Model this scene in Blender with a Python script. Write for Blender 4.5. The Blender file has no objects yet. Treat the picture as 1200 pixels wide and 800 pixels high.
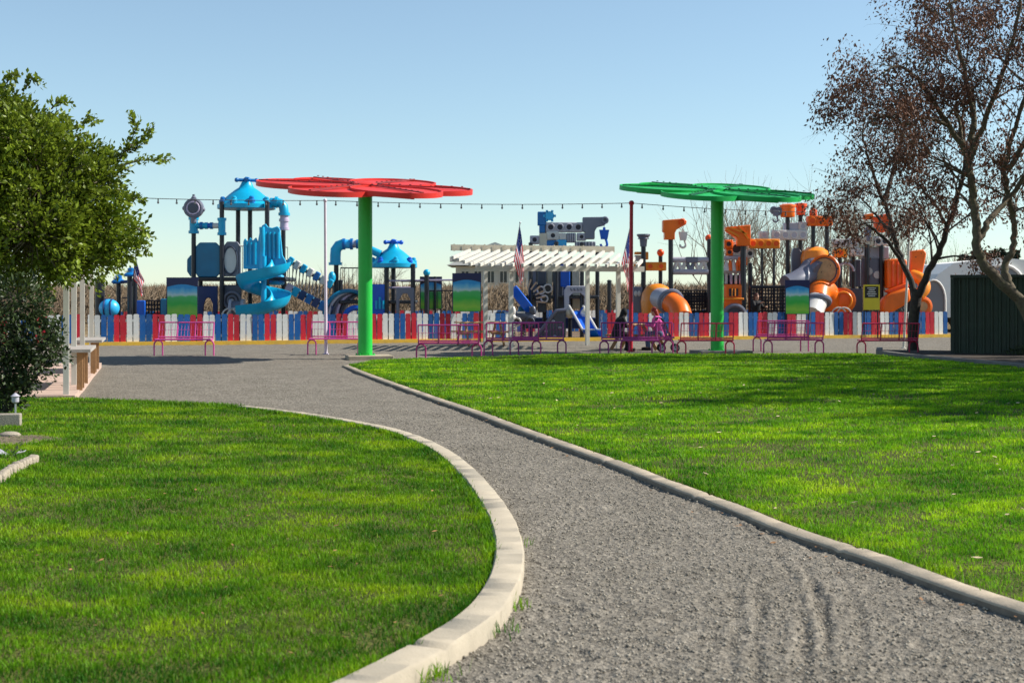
import bpy, math, random
import numpy as np
from mathutils import Vector, Matrix, noise as mnoise
random.seed(11)
rng = np.random.default_rng(11)
S = bpy.context.scene
C = S.collection
PI = math.pi
# ---------------------------------------------------------------- survey helpers
FP, HZ, CH = 1667.0, 348.0, 1.6          # focal length (px of a 1200 px frame), eye line, eye height


def X(px, Y):
    return (px - 600.0) * Y / FP


def Z(py, Y):
    return CH + (HZ - py) * Y / FP


def P(px, py, Y):
    return Vector((X(px, Y), Y, Z(py, Y)))


def G(px, py, z=0.0):
    Y = (CH - z) * FP / (py - HZ)
    return Vector((X(px, Y), Y, z))


# ---------------------------------------------------------------- materials
def mat(name, col, rough=.5, var=.12, scale=5.0, bump=0.0, bscale=None, metal=0.0, trans=0.0, spec=.4,
        isl=0.0, coat=0.0, obj=0.0, dirt=None, dirt_amt=.35):
    m = bpy.data.materials.new(name)
    m.use_nodes = True
    nt = m.node_tree
    N, L = nt.nodes, nt.links
    b = N['Principled BSDF']
    out = N['Material Output']
    tc = N.new('ShaderNodeTexCoord')
    nz = N.new('ShaderNodeTexNoise')
    nz.inputs['Scale'].default_value = scale
    nz.inputs['Detail'].default_value = 5
    nz.inputs['Roughness'].default_value = .62
    L.new(tc.outputs['Object'], nz.inputs['Vector'])
    mr = N.new('ShaderNodeMapRange')
    mr.inputs[1].default_value = .3
    mr.inputs[2].default_value = .7
    mr.inputs[3].default_value = 1 - var
    mr.inputs[4].default_value = 1 + var
    L.new(nz.outputs['Fac'], mr.inputs[0])
    mx = N.new('ShaderNodeVectorMath')
    mx.operation = 'SCALE'
    mx.inputs[0].default_value = col[:3]
    L.new(mr.outputs[0], mx.inputs['Scale'])
    colout = mx.outputs[0]
    if isl > 0:
        ge = N.new('ShaderNodeNewGeometry')
        m2 = N.new('ShaderNodeMapRange')
        m2.inputs[3].default_value = 1 - isl
        m2.inputs[4].default_value = 1 + isl
        L.new(ge.outputs['Random Per Island'], m2.inputs[0])
        s2 = N.new('ShaderNodeVectorMath')
        s2.operation = 'SCALE'
        L.new(colout, s2.inputs[0])
        L.new(m2.outputs[0], s2.inputs['Scale'])
        colout = s2.outputs[0]
    if obj > 0:
        oi = N.new('ShaderNodeObjectInfo')
        m5 = N.new('ShaderNodeMapRange')
        m5.inputs[3].default_value = 1 - obj
        m5.inputs[4].default_value = 1 + obj * .6
        L.new(oi.outputs['Random'], m5.inputs[0])
        s5 = N.new('ShaderNodeVectorMath')
        s5.operation = 'SCALE'
        L.new(colout, s5.inputs[0])
        L.new(m5.outputs[0], s5.inputs['Scale'])
        colout = s5.outputs[0]
    if dirt is not None:
        n3 = N.new('ShaderNodeTexNoise')
        n3.inputs['Scale'].default_value = scale * .37
        n3.inputs['Detail'].default_value = 8
        n3.inputs['Roughness'].default_value = .7
        L.new(tc.outputs['Object'], n3.inputs['Vector'])
        r3 = N.new('ShaderNodeMapRange')
        r3.inputs[1].default_value = .48
        r3.inputs[2].default_value = .68
        r3.inputs[3].default_value = 0
        r3.inputs[4].default_value = dirt_amt
        L.new(n3.outputs['Fac'], r3.inputs[0])
        mm = N.new('ShaderNodeMixRGB')
        mm.inputs[2].default_value = (*dirt, 1)
        L.new(r3.outputs[0], mm.inputs[0])
        L.new(colout, mm.inputs[1])
        colout = mm.outputs[0]
    L.new(colout, b.inputs['Base Color'])
    b.inputs['Roughness'].default_value = rough
    b.inputs['Metallic'].default_value = metal
    b.inputs['Specular IOR Level'].default_value = spec
    if coat:
        b.inputs['Coat Weight'].default_value = coat
        b.inputs['Coat Roughness'].default_value = .15
    if bump:
        n2 = N.new('ShaderNodeTexNoise')
        n2.inputs['Scale'].default_value = bscale or scale * 8
        n2.inputs['Detail'].default_value = 6
        L.new(tc.outputs['Object'], n2.inputs['Vector'])
        bp = N.new('ShaderNodeBump')
        bp.inputs['Strength'].default_value = bump
        bp.inputs['Distance'].default_value = .02
        L.new(n2.outputs['Fac'], bp.inputs['Height'])
        L.new(bp.outputs[0], b.inputs['Normal'])
    if trans:
        t = N.new('ShaderNodeBsdfTranslucent')
        L.new(colout, t.inputs['Color'])
        ms = N.new('ShaderNodeMixShader')
        ms.inputs[0].default_value = trans
        L.new(b.outputs[0], ms.inputs[1])
        L.new(t.outputs[0], ms.inputs[2])
        L.new(ms.outputs[0], out.inputs['Surface'])
    return m


M = {}


def D(key, *a, **k):
    M[key] = mat(key, *a, **k)


PL = dict(rough=.36, var=.14, scale=1.4, spec=.5)
D('cyan', (.0, .36, .60), **PL)
D('sky_blue', (.03, .42, .78), **PL)
D('blue', (.0, .14, .42), **PL)
D('royal', (.0, .10, .55), **PL)
D('navy', (.008, .03, .13), **PL)
D('teal', (.0, .16, .30), **PL)
D('grey', (.16, .17, .22), **PL)
D('dark_grey', (.06, .07, .10), **PL)
D('light_grey', (.42, .41, .46), **PL)
D('lilac', (.50, .42, .55), **PL)
D('orange', (.90, .16, .006), **PL)
D('amber', (.88, .27, .015), **PL)
D('red_orange', (.85, .09, .004), **PL)
D('off_white', (.62, .60, .56), **PL)
D('beige', (.60, .54, .42), **PL)
D('post_black', (.012, .014, .022), rough=.35, var=.1, spec=.5)
D('net_black', (.01, .011, .016), rough=.6)
D('hole', (.035, .035, .045), rough=.7)
D('white_paint', (.62, .60, .53), rough=.55, var=.07, scale=4, dirt=(.42, .38, .30), dirt_amt=.3)
D('cream_paint', (.60, .53, .40), rough=.55, var=.07, scale=4, dirt=(.42, .38, .30), dirt_amt=.3)
D('fence_white', (.74, .74, .70), obj=.16, rough=.6, var=.08, scale=7, bump=.15, dirt=(.40, .38, .33), dirt_amt=.3)
D('fence_blue', (.0, .095, .34), obj=.3, dirt=(.10, .17, .30), dirt_amt=.5, rough=.55, var=.14, scale=7, bump=.15)
D('fence_red', (.55, .012, .032), obj=.28, dirt=(.40, .10, .10), dirt_amt=.45, rough=.55, var=.14, scale=7, bump=.15)
D('yellow_paint', (.80, .48, .05), rough=.6, var=.12, scale=3, dirt=(.35, .28, .18), dirt_amt=.5)
D('umb_red', (.66, .030, .022), rough=.5, var=.12, scale=1.1, spec=.4, dirt=(.42, .10, .07), dirt_amt=.35)
D('umb_green', (.004, .42, .085), rough=.5, var=.12, scale=1.1, spec=.4, dirt=(.05, .22, .07), dirt_amt=.35)
D('pole_green', (.010, .50, .055), rough=.42, var=.1, scale=1.5, spec=.5, dirt=(.06, .28, .06), dirt_amt=.3)
D('rib_red', (.22, .03, .03), rough=.5)
D('rib_green', (.0, .10, .035), rough=.5)
D('pink', (.62, .08, .30), rough=.4, var=.1)
D('magenta', (.48, .05, .22), rough=.4, var=.1)
D('purple', (.34, .05, .21), rough=.4, var=.1)
D('bench_red', (.55, .03, .09), rough=.4, var=.1)
D('crimson', (.50, .01, .03), rough=.4, var=.1)
D('pole_lilac', (.68, .62, .72), rough=.45, var=.06)
D('galv', (.45, .46, .48), rough=.4, metal=.6, var=.1)
D('wood', (.36, .19, .08), rough=.7, var=.25, scale=6, bump=.3)
D('wood_light', (.55, .33, .16), rough=.7, var=.2, scale=6, bump=.3)
D('plank_grey', (.36, .33, .30), rough=.8, var=.2, scale=6, bump=.3)
D('concrete', (.385, .33, .245), rough=.88, var=.13, scale=5, bump=.18, bscale=70, dirt=(.30, .27, .21), dirt_amt=.5)
D('concrete_path', (.42, .345, .25), rough=.9, var=.16, scale=6, bump=.2, bscale=70, dirt=(.22, .20, .15), dirt_amt=.55)
D('kerb_face_shaded', (.20, .165, .125), rough=.95, var=.25, scale=7, bump=.3, bscale=60, dirt=(.10, .08, .06), dirt_amt=.5)  # splash dirt plus painted shade, darker than the kerb top
D('concrete_dark', (.20, .19, .17), rough=.9, var=.16, scale=5, bump=.4, bscale=60, dirt=(.10, .09, .07), dirt_amt=.5)
D('slab_pink', (.50, .36, .29), rough=.85, var=.1, scale=3, bump=.2, dirt=(.34, .27, .2), dirt_amt=.4)
D('shed_green', (.030, .050, .032), rough=.55, var=.18, scale=3, dirt=(.05, .05, .04))
D('shed_trim', (.020, .032, .022), rough=.5)
D('bark', (.125, .100, .066), rough=.9, var=.35, scale=14, bump=.8, bscale=40, dirt=(.15, .15, .06), dirt_amt=.55)
D('bark_dark', (.050, .042, .036), rough=.9, var=.3, scale=14, bump=.8, bscale=40, dirt=(.10, .09, .05), dirt_amt=.4)
D('twig', (.26, .20, .135), rough=.9, var=.2, scale=3)
D('leaf_brown', (.135, .062, .036), rough=.65, var=.3, scale=1.2, trans=.25, isl=.55)
D('leaf_green', (.175, .235, .020), rough=.42, var=.3, scale=1.0, trans=.36, isl=.5, spec=.35)
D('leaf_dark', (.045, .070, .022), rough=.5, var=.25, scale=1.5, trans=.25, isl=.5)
D('leaf_red', (.16, .02, .03), rough=.5, var=.25, scale=1.5, trans=.3, isl=.4)
D('conifer', (.028, .045, .024), rough=.8, var=.25, scale=1, isl=.4)
D('orchard', (.185, .135, .085), rough=.95, var=.25, scale=.22, isl=.3)
D('flag_red', (.60, .02, .04), rough=.8, trans=.35)
D('flag_white', (.78, .76, .76), rough=.8, trans=.35)
D('flag_blue', (.02, .035, .17), rough=.8, trans=.35)
D('bulb', (.10, .10, .10), rough=.2)
D('cable', (.03, .03, .03), rough=.6)
D('skin', (.50, .27, .18), rough=.5)
D('cloth_black', (.012, .012, .014), rough=.85, var=.2)
D('cloth_pink', (.72, .10, .38), rough=.85, var=.1)
D('denim', (.07, .11, .20), rough=.85, var=.2)
D('hair_brown', (.10, .035, .02), rough=.6)
D('hair_black', (.012, .010, .010), rough=.5)
D('hair_red', (.30, .03, .02), rough=.6)
D('rubber', (.015, .015, .015), rough=.8)
D('roof_grey', (.26, .26, .24), rough=.8, var=.15, scale=1)
D('siding', (.62, .60, .53), rough=.7, var=.06, scale=1)
D('window_dark', (.02, .025, .03), rough=.15, spec=.6)
D('tent_white', (.80, .79, .74), rough=.6, var=.04, scale=.8)
D('tent_grey', (.22, .24, .26), rough=.6, var=.1, scale=.8)
D('bed_soil_shaded', (.05, .038, .027), rough=.95, var=.3, scale=6, bump=.6)  # dark soil: the shadow lying over the bed is put into its colour
D('stone', (.34, .29, .22), rough=.9, var=.2, scale=9, bump=.6)
D('block', (.30, .265, .21), rough=.9, var=.12, scale=9, bump=.5)
D('sign_navy', (.016, .022, .085), rough=.35, var=.05)
D('sign_yellow', (.62, .50, .03), rough=.45, var=.05)
D('sign_black', (.012, .012, .012), rough=.4)
D('sign_ink', (.55, .55, .50), rough=.5)
D('pebble', (.28, .25, .20), rough=.95, var=.2, scale=1, isl=.5)
D('dead_leaf', (.30, .15, .06), rough=.85, isl=.5, var=.2)
D('pale_leaf', (.55, .42, .26), rough=.85, isl=.4, var=.2)


# ---------------------------------------------------------------- mesh builder
class MB:
    def __init__(s):
        s.v, s.f, s.m = [], [], []
        s.cur = 0

    def add(s, vs, fs):
        o = len(s.v)
        s.v.extend([tuple(v) for v in vs])
        s.f.extend([tuple(i + o for i in f) for f in fs])
        s.m.extend([s.cur] * len(fs))
        return s

    def box(s, c, d, R=None):
        c = Vector(c)
        hx, hy, hz = d[0] / 2, d[1] / 2, d[2] / 2
        vs = [Vector((x * hx, y * hy, z * hz)) for z in (-1, 1) for y in (-1, 1) for x in (-1, 1)]
        if R is not None:
            vs = [R @ v for v in vs]
        vs = [v + c for v in vs]
        return s.add(vs, [(0, 2, 3, 1), (4, 5, 7, 6), (0, 1, 5, 4), (2, 6, 7, 3), (0, 4, 6, 2), (1, 3, 7, 5)])

    def bar(s, p0, p1, w, h=None, up=(0, 0, 1)):
        p0, p1 = Vector(p0), Vector(p1)
        h = h or w
        d = p1 - p0
        L = d.length
        d.normalize()
        up = Vector(up)
        if abs(d.dot(up)) > .98:
            up = Vector((0, 1, 0))
        a = d.cross(up).normalized()
        b = a.cross(d)
        R = Matrix((a, d, b)).transposed()
        return s.box((p0 + p1) / 2, (w, L, h), R)

    def tube(s, pts, r, n=8, cap=True):
        pts = [Vector(p) for p in pts]
        k = len(pts)
        rs = r if isinstance(r, (list, tuple)) else [r] * k
        t0 = (pts[1] - pts[0]).normalized()
        up = Vector((0, 0, 1)) if abs(t0.z) < .9 else Vector((1, 0, 0))
        a = t0.cross(up).normalized()
        vs = []
        for i, p in enumerate(pts):
            if i == 0:
                t = t0
            elif i == k - 1:
                t = (pts[i] - pts[i - 1])
            else:
                t = (pts[i + 1] - pts[i - 1])
            t = t.normalized() if t.length > 1e-9 else t0
            a = a - t * a.dot(t)
            if a.length < 1e-6:
                a = t.orthogonal()
            a.normalize()
            b = t.cross(a)
            for j in range(n):
                an = 2 * PI * j / n
                vs.append(p + (a * math.cos(an) + b * math.sin(an)) * rs[i])
        fs = []
        for i in range(k - 1):
            for j in range(n):
                j2 = (j + 1) % n
                fs.append((i * n + j, i * n + j2, (i + 1) * n + j2, (i + 1) * n + j))
        if cap:
            fs.append(tuple(range(n))[::-1])
            fs.append(tuple((k - 1) * n + j for j in range(n)))
        return s.add(vs, fs)

    def lathe(s, prof, c=(0, 0, 0), n=24, R=None):
        c = Vector(c)
        vs, fs = [], []
        for r, z in prof:
            for j in range(n):
                an = 2 * PI * j / n
                v = Vector((r * math.cos(an), r * math.sin(an), z))
                if R is not None:
                    v = R @ v
                vs.append(v + c)
        k = len(prof)
        for i in range(k - 1):
            for j in range(n):
                j2 = (j + 1) % n
                fs.append((i * n + j, i * n + j2, (i + 1) * n + j2, (i + 1) * n + j))
        fs.append(tuple(range(n))[::-1])
        fs.append(tuple((k - 1) * n + j for j in range(n)))
        return s.add(vs, fs)

    def sphere(s, c, r, n=12, m=8):
        if not isinstance(r, (tuple, list)):
            r = (r, r, r)
        prof = []
        c = Vector(c)
        vs, fs = [], []
        for i in range(m + 1):
            th = PI * i / m
            for j in range(n):
                an = 2 * PI * j / n
                q = max(math.sin(th), 1e-3)
                vs.append(c + Vector((r[0] * q * math.cos(an), r[1] * q * math.sin(an), -r[2] * math.cos(th))))
        for i in range(m):
            for j in range(n):
                j2 = (j + 1) % n
                fs.append((i * n + j, i * n + j2, (i + 1) * n + j2, (i + 1) * n + j))
        fs.append(tuple(range(n))[::-1])
        fs.append(tuple(m * n + j for j in range(n)))
        return s.add(vs, fs)

    def torus(s, c, R0, r, R=None, n=24, m=8, a0=0, a1=2 * PI):
        c = Vector(c)
        vs, fs = [], []
        full = abs(a1 - a0 - 2 * PI) < 1e-6
        k = n if full else n + 1
        for i in range(k):
            a = a0 + (a1 - a0) * i / n
            for j in range(m):
                b = 2 * PI * j / m
                v = Vector(((R0 + r * math.cos(b)) * math.cos(a), (R0 + r * math.cos(b)) * math.sin(a), r * math.sin(b)))
                if R is not None:
                    v = R @ v
                vs.append(v + c)
        for i in range(n):
            i2 = (i + 1) % k
            for j in range(m):
                j2 = (j + 1) % m
                fs.append((i * m + j, i2 * m + j, i2 * m + j2, i * m + j2))
        return s.add(vs, fs)

    def prism(s, poly, y0, y1):
        """polygon of (x, z) extruded from y0 to y1"""
        n = len(poly)
        ar = sum(poly[i][0] * poly[(i + 1) % n][1] - poly[(i + 1) % n][0] * poly[i][1] for i in range(n))
        if ar < 0:
            poly = poly[::-1]
        vs = [(x, y0, z) for x, z in poly] + [(x, y1, z) for x, z in poly]
        fs = [tuple(range(n)), tuple(range(n, 2 * n))[::-1]]
        for i in range(n):
            j = (i + 1) % n
            fs.append((j, i, n + i, n + j))
        return s.add(vs, fs)

    # ---- pieces surveyed at a distance Y (front face), dy deep
    def pbox(s, x0, y0, x1, y1, Y, dy=.3):
        xa, xb, za, zb = X(x0, Y), X(x1, Y), Z(y1, Y), Z(y0, Y)
        return s.box(((xa + xb) / 2, Y + dy / 2, (za + zb) / 2), (abs(xb - xa), dy, abs(zb - za)))

    def pprism(s, pts, Y, dy=.3):
        return s.prism([(X(a, Y), Z(b, Y)) for a, b in pts], Y, Y + dy)

    def ptube(s, pts, r, n=12):
        return s.tube([P(*p) for p in pts], r, n)

    def build(s, name, mats, parent=None, smooth=True, ang=38):
        me = bpy.data.meshes.new(name)
        o0 = ORG.get(parent.name, Vector((0, 0, 0))) if parent else Vector((0, 0, 0))
        vs = [(v[0] - o0.x, v[1] - o0.y, v[2] - o0.z) for v in s.v]
        me.from_pydata(vs, [], s.f)
        if not isinstance(mats, (list, tuple)):
            mats = [mats]
        for m in mats:
            me.materials.append(M[m] if isinstance(m, str) else m)
        if len(mats) > 1:
            me.polygons.foreach_set('material_index', s.m)
        if smooth:
            me.polygons.foreach_set('use_smooth', [True] * len(me.polygons))
            me.set_sharp_from_angle(angle=math.radians(ang))
        me.update()
        o = bpy.data.objects.new(name, me)
        C.objects.link(o)
        if parent:
            o.parent = parent
            ORG[o.name] = o0
        return o


ORG = {}


def props(o, label=None, cat=None, group=None, kind=None):
    for k, v in (('label', label), ('category', cat), ('group', group), ('kind', kind)):
        if v:
            o[k] = v
    return o


def thing(name, label, cat, loc=(0, 0, 0), group=None):
    o = bpy.data.objects.new(name, None)
    o.empty_display_size = .2
    C.objects.link(o)
    o.location = loc
    ORG[o.name] = Vector(loc)
    return props(o, label, cat, group)


def copy_tree(o, parent=None):
    c = o.copy()
    C.objects.link(c)
    if parent:
        c.parent = parent
    for ch in list(o.children):
        copy_tree(ch, c)
    return c


def catmull(pts, n=8):
    pts = [Vector(p) for p in pts]
    q = [pts[0] * 2 - pts[1]] + pts + [pts[-1] * 2 - pts[-2]]
    out = []
    for i in range(1, len(q) - 2):
        p0, p1, p2, p3 = q[i - 1], q[i], q[i + 1], q[i + 2]
        for k in range(n):
            t = k / n
            out.append(.5 * ((2 * p1) + (p2 - p0) * t + (2 * p0 - 5 * p1 + 4 * p2 - p3) * t * t
                             + (3 * p1 - p0 - 3 * p2 + p3) * t ** 3))
    out.append(pts[-1])
    return out


def mesh_np(name, V, F, material, parent=None, smooth=False, sizes=None):
    """numpy mesh: V (n,3), F flat loops, sizes per face"""
    me = bpy.data.meshes.new(name)
    me.vertices.add(len(V))
    me.vertices.foreach_set('co', np.ascontiguousarray(V, dtype=np.float32).ravel())
    F = np.ascontiguousarray(F, dtype=np.int32).ravel()
    me.loops.add(len(F))
    me.loops.foreach_set('vertex_index', F)
    sizes = np.ascontiguousarray(sizes, dtype=np.int32)
    starts = np.concatenate([[0], np.cumsum(sizes)[:-1]]).astype(np.int32)
    me.polygons.add(len(sizes))
    me.polygons.foreach_set('loop_start', starts)
    if smooth:
        me.polygons.foreach_set('use_smooth', np.ones(len(sizes), dtype=bool))
    me.materials.append(M[material] if isinstance(material, str) else material)
    me.update(calc_edges=True)
    me.validate()
    o = bpy.data.objects.new(name, me)
    C.objects.link(o)
    if parent:
        o.parent = parent
    return o


def vnoise(x, y, seed=0):
    xi, yi = np.floor(x).astype(np.int64), np.floor(y).astype(np.int64)
    xf, yf = x - xi, y - yi
    u, v = xf * xf * (3 - 2 * xf), yf * yf * (3 - 2 * yf)

    def h(a, b):
        n = (a * 374761393 + b * 668265263 + seed * 144665) & 0x7fffffff
        n = ((n ^ (n >> 13)) * 1274126177) & 0x7fffffff
        return ((n ^ (n >> 16)) & 0xffff) / 65535.0
    return (h(xi, yi) * (1 - u) + h(xi + 1, yi) * u) * (1 - v) + (h(xi, yi + 1) * (1 - u) + h(xi + 1, yi + 1) * u) * v


def fbm(x, y, seed=0, oct=4):
    s, a, t = 0, 1, 0
    for i in range(oct):
        s = s + a * vnoise(x * 2 ** i, y * 2 ** i, seed + i)
        t += a
        a *= .5
    return s / t


def inpoly(x, y, poly):
    r = np.zeros(len(x), bool)
    n = len(poly)
    for i in range(n):
        x0, y0 = poly[i]
        x1, y1 = poly[(i + 1) % n]
        if y0 == y1:
            continue
        c = (y0 > y) != (y1 > y)
        r ^= c & (x < (x1 - x0) * (y - y0) / (y1 - y0) + x0)
    return r


def polydist(x, y, pts):
    d = np.full(len(x), 1e9)
    for (x0, y0), (x1, y1) in zip(pts[:-1], pts[1:]):
        dx, dy = x1 - x0, y1 - y0
        t = np.clip(((x - x0) * dx + (y - y0) * dy) / (dx * dx + dy * dy + 1e-12), 0, 1)
        d = np.minimum(d, np.hypot(x - x0 - t * dx, y - y0 - t * dy))
    return d
# ================================================================= ground, path, kerbs, lawns
# sun: from the right, a little behind the playground
SUN_AZ = math.atan2(.99, .12)      # measured from +Y towards +X
SUN_EL = math.radians(40)


def ground_mat(name, c0, c1, scale, speck=0, bump=.3):
    m = bpy.data.materials.new(name)
    m.use_nodes = True
    N, L = m.node_tree.nodes, m.node_tree.links
    b = N['Principled BSDF']
    b.inputs['Roughness'].default_value = .95
    b.inputs['Specular IOR Level'].default_value = .15
    ge = N.new('ShaderNodeNewGeometry')
    nz = N.new('ShaderNodeTexNoise')
    nz.inputs['Scale'].default_value = scale
    nz.inputs['Detail'].default_value = 9
    nz.inputs['Roughness'].default_value = .66
    L.new(ge.outputs['Position'], nz.inputs['Vector'])
    cr = N.new('ShaderNodeValToRGB')
    cr.color_ramp.elements[0].position = .3
    cr.color_ramp.elements[0].color = (*c0, 1)
    cr.color_ramp.elements[1].position = .72
    cr.color_ramp.elements[1].color = (*c1, 1)
    L.new(nz.outputs['Fac'], cr.inputs['Fac'])
    col = cr.outputs[0]
    if speck:
        vo = N.new('ShaderNodeTexVoronoi')
        vo.inputs['Scale'].default_value = speck
        L.new(ge.outputs['Position'], vo.inputs['Vector'])
        mr = N.new('ShaderNodeMapRange')
        mr.inputs[3].default_value = .62
        mr.inputs[4].default_value = 1.3
        sp = N.new('ShaderNodeSeparateColor')
        L.new(vo.outputs['Color'], sp.inputs[0])
        L.new(sp.outputs[0], mr.inputs[0])
        sc = N.new('ShaderNodeVectorMath')
        sc.operation = 'SCALE'
        L.new(col, sc.inputs[0])
        L.new(mr.outputs[0], sc.inputs['Scale'])
        v2 = N.new('ShaderNodeTexVoronoi')
        v2.inputs['Scale'].default_value = speck * .27
        L.new(ge.outputs['Position'], v2.inputs['Vector'])
        s2 = N.new('ShaderNodeSeparateColor')
        L.new(v2.outputs['Color'], s2.inputs[0])
        m2 = N.new('ShaderNodeMapRange')
        m2.inputs[3].default_value = .72
        m2.inputs[4].default_value = 1.22
        L.new(s2.outputs[1], m2.inputs[0])
        sc2 = N.new('ShaderNodeVectorMath')
        sc2.operation = 'SCALE'
        L.new(sc.outputs[0], sc2.inputs[0])
        L.new(m2.outputs[0], sc2.inputs['Scale'])
        col = sc2.outputs[0]
        bp = N.new('ShaderNodeBump')
        bp.inputs['Strength'].default_value = bump
        bp.inputs['Distance'].default_value = .012
        L.new(vo.outputs['Distance'], bp.inputs['Height'])
        b2 = N.new('ShaderNodeBump')
        b2.inputs['Strength'].default_value = bump
        b2.inputs['Distance'].default_value = .03
        L.new(v2.outputs['Distance'], b2.inputs['Height'])
        L.new(bp.outputs[0], b2.inputs['Normal'])
        L.new(b2.outputs[0], b.inputs['Normal'])
    L.new(col, b.inputs['Base Color'])
    return m


M['gravel'] = ground_mat('gravel', (.172, .153, .122), (.240, .214, .174), 1.3, 110, .45)
M['mulch'] = ground_mat('mulch', (.13, .09, .06), (.26, .19, .13), 1.5, 30, .5)
M['field'] = ground_mat('field', (.20, .145, .075), (.34, .25, .14), .25)
M['soil'] = ground_mat('soil', (.055, .082, .012), (.135, .130, .036), 1.1, 140, .6)
M['dirt'] = ground_mat('dirt', (.12, .095, .06), (.23, .185, .125), 3, 60, .6)

# the far field sheet, to the horizon
g = MB()
g.add([(-900, -40, -.12), (900, -40, -.12), (900, 1500, -.12), (-900, 1500, -.12)], [(0, 1, 2, 3)])
props(g.build('ground', 'field', smooth=False), kind='structure')

# fence line of the playground, turned 18 degrees to the view
U = Vector((.951, .309, 0))
V_ = Vector((-.309, .951, 0))
FO = Vector((-13.95, 46.75, 0))


def FL(t, off=0.0, z=0.0):
    p = FO + U * t + V_ * off
    return Vector((p.x, p.y, z))


# playground surface behind the fence
g = MB()
a, b, c, d = FL(-14, .1, -.03), FL(60, .1, -.03), FL(60, 13, -.03), FL(-14, 13, -.03)
g.add([a, b, c, d], [(0, 1, 2, 3)])
props(g.build('playground_surface', 'mulch', smooth=False), kind='structure')

# ---- kerb lines
LK = [(290, 482), (360, 491), (430, 503), (480, 515), (525, 535), (560, 563), (590, 599), (607, 630), (614, 660),
      (611, 690), (597, 720), (575, 745), (540, 770), (495, 797), (420, 838), (320, 885)]
RK = [(401, 430), (440, 446), (500, 468), (560, 489), (600, 505), (700, 542), (770, 570), (850, 601), (920, 630), (1000, 657),
      (1100, 694), (1200, 728), (1320, 768), (1460, 815)]
lk = catmull([G(*p) for p in LK], 14)
rk = catmull([G(*p) for p in RK], 14)


def offset_line(pts, w, side):
    out = []
    for i, p in enumerate(pts):
        t = pts[min(i + 1, len(pts) - 1)] - pts[max(i - 1, 0)]
        t.normalize()
        out.append(p + Vector((-t.y, t.x, 0)) * w * side)
    return out


def kerb(name, pts, w, h, side, material, label, seed):
    """profile: path-side foot, chamfer, top, lawn-side foot"""
    prof = [(0, -.06), (0, h - .014), (.012, h), (w - .012, h + .004), (w, h - .01), (w, -.06)]
    V, F = [], []
    q = [offset_line(pts, a, side) for a, _ in prof]
    n = len(prof)
    run = 0.0
    for i in range(len(pts)):
        run += (pts[i] - pts[i - 1]).length if i else 0
        gap = .014 if (run % 2.44) < .05 else 0
        blk = mnoise.noise(Vector((seed, 5.3 * int(run / 2.44), 2.2))) * .003
        for k in range(n):
            p = q[k][i]
            nz = mnoise.noise(Vector((p.x * 2.3 + seed, p.y * 2.3, k * .7)))
            n2 = mnoise.noise(Vector((p.x * 14 + seed, p.y * 14, k * 3.7)))
            V.append((p.x + blk + .004 * nz + .0025 * n2, p.y + .004 * n2, prof[k][1] + (blk - gap + .004 * nz + .0025 * n2 if 0 < k < 5 else 0)))
    for i in range(len(pts) - 1):
        for k in range(n - 1):
            a = i * n + k
            F.append((a, a + 1, a + n + 1, a + n) if side < 0 else (a, a + n, a + n + 1, a + 1))
    m = MB()
    m.add(V, F)
    m.add([V[k] for k in range(n)], [tuple(range(n))])
    m.add([V[-n + k] for k in range(n)], [tuple(range(n))[::-1]])
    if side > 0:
        m.m = [1 if (i < (len(pts) - 1) * (n - 1) and i % (n - 1) == 0) else 0 for i in range(len(m.f))]  # path-side face takes the colour with the shade painted in
        material = [material, 'kerb_face_shaded']
    o = m.build(name, material, ang=50)
    props(o, label, 'kerb')
    return o


def densify(pts, step):
    out = []
    for a, b in zip(pts[:-1], pts[1:]):
        k = max(1, int((b - a).length / step))
        for i in range(k):
            out.append(a.lerp(b, i / k))
    out.append(pts[-1])
    return out


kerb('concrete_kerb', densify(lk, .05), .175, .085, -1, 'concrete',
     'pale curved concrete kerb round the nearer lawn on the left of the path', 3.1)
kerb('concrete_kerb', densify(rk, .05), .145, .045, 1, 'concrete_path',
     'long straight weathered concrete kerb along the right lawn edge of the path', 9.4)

# ---- lawns
inner_l = offset_line(lk, .17, -1)
inner_r = offset_line(rk, .16, 1)
back_l = [G(-60, 473), G(20, 474), G(90, 474), G(180, 477), G(240, 480)]
LP = [(p.x, p.y) for p in back_l + inner_l] + [(-3.5, 3.2), (-9, 3.2), (-14, 12)]
back_r = [G(1320, 447), G(1200, 439), G(1045, 424), G(1015, 421), G(860, 421.5), G(650, 421.5), G(470, 424), G(440, 425)]
RP = [(p.x, p.y) for p in inner_r] + [(14, 4.5), (22, 12), (22, 26)] + [(p.x, p.y) for p in back_r]
DIRT = [(p.x, p.y) for p in (G(-90, 519), G(0, 519), G(25, 521), G(50, 520), G(70, 523), G(84, 524), G(72, 528), G(50, 529), G(35, 533), G(0, 534), G(-40, 537), G(-90, 537))]


def lawn_h(x, y, right):
    """lawn surface height: gentle dome"""
    if right:
        d = polydist(x, y, [(p.x, p.y) for p in rk[::6]])
        return .042 + .10 * np.clip((d - .2) / 7, 0, 1) + .03 * (fbm(x * .35, y * .35, 5) - .5)
    d = polydist(x, y, [(p.x, p.y) for p in lk[::6]])
    return .05 + .05 * np.clip((d - .2) / 4, 0, 1) + .03 * (fbm(x * .5, y * .5, 9) - .5) * np.clip(d, 0, 1)


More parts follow.
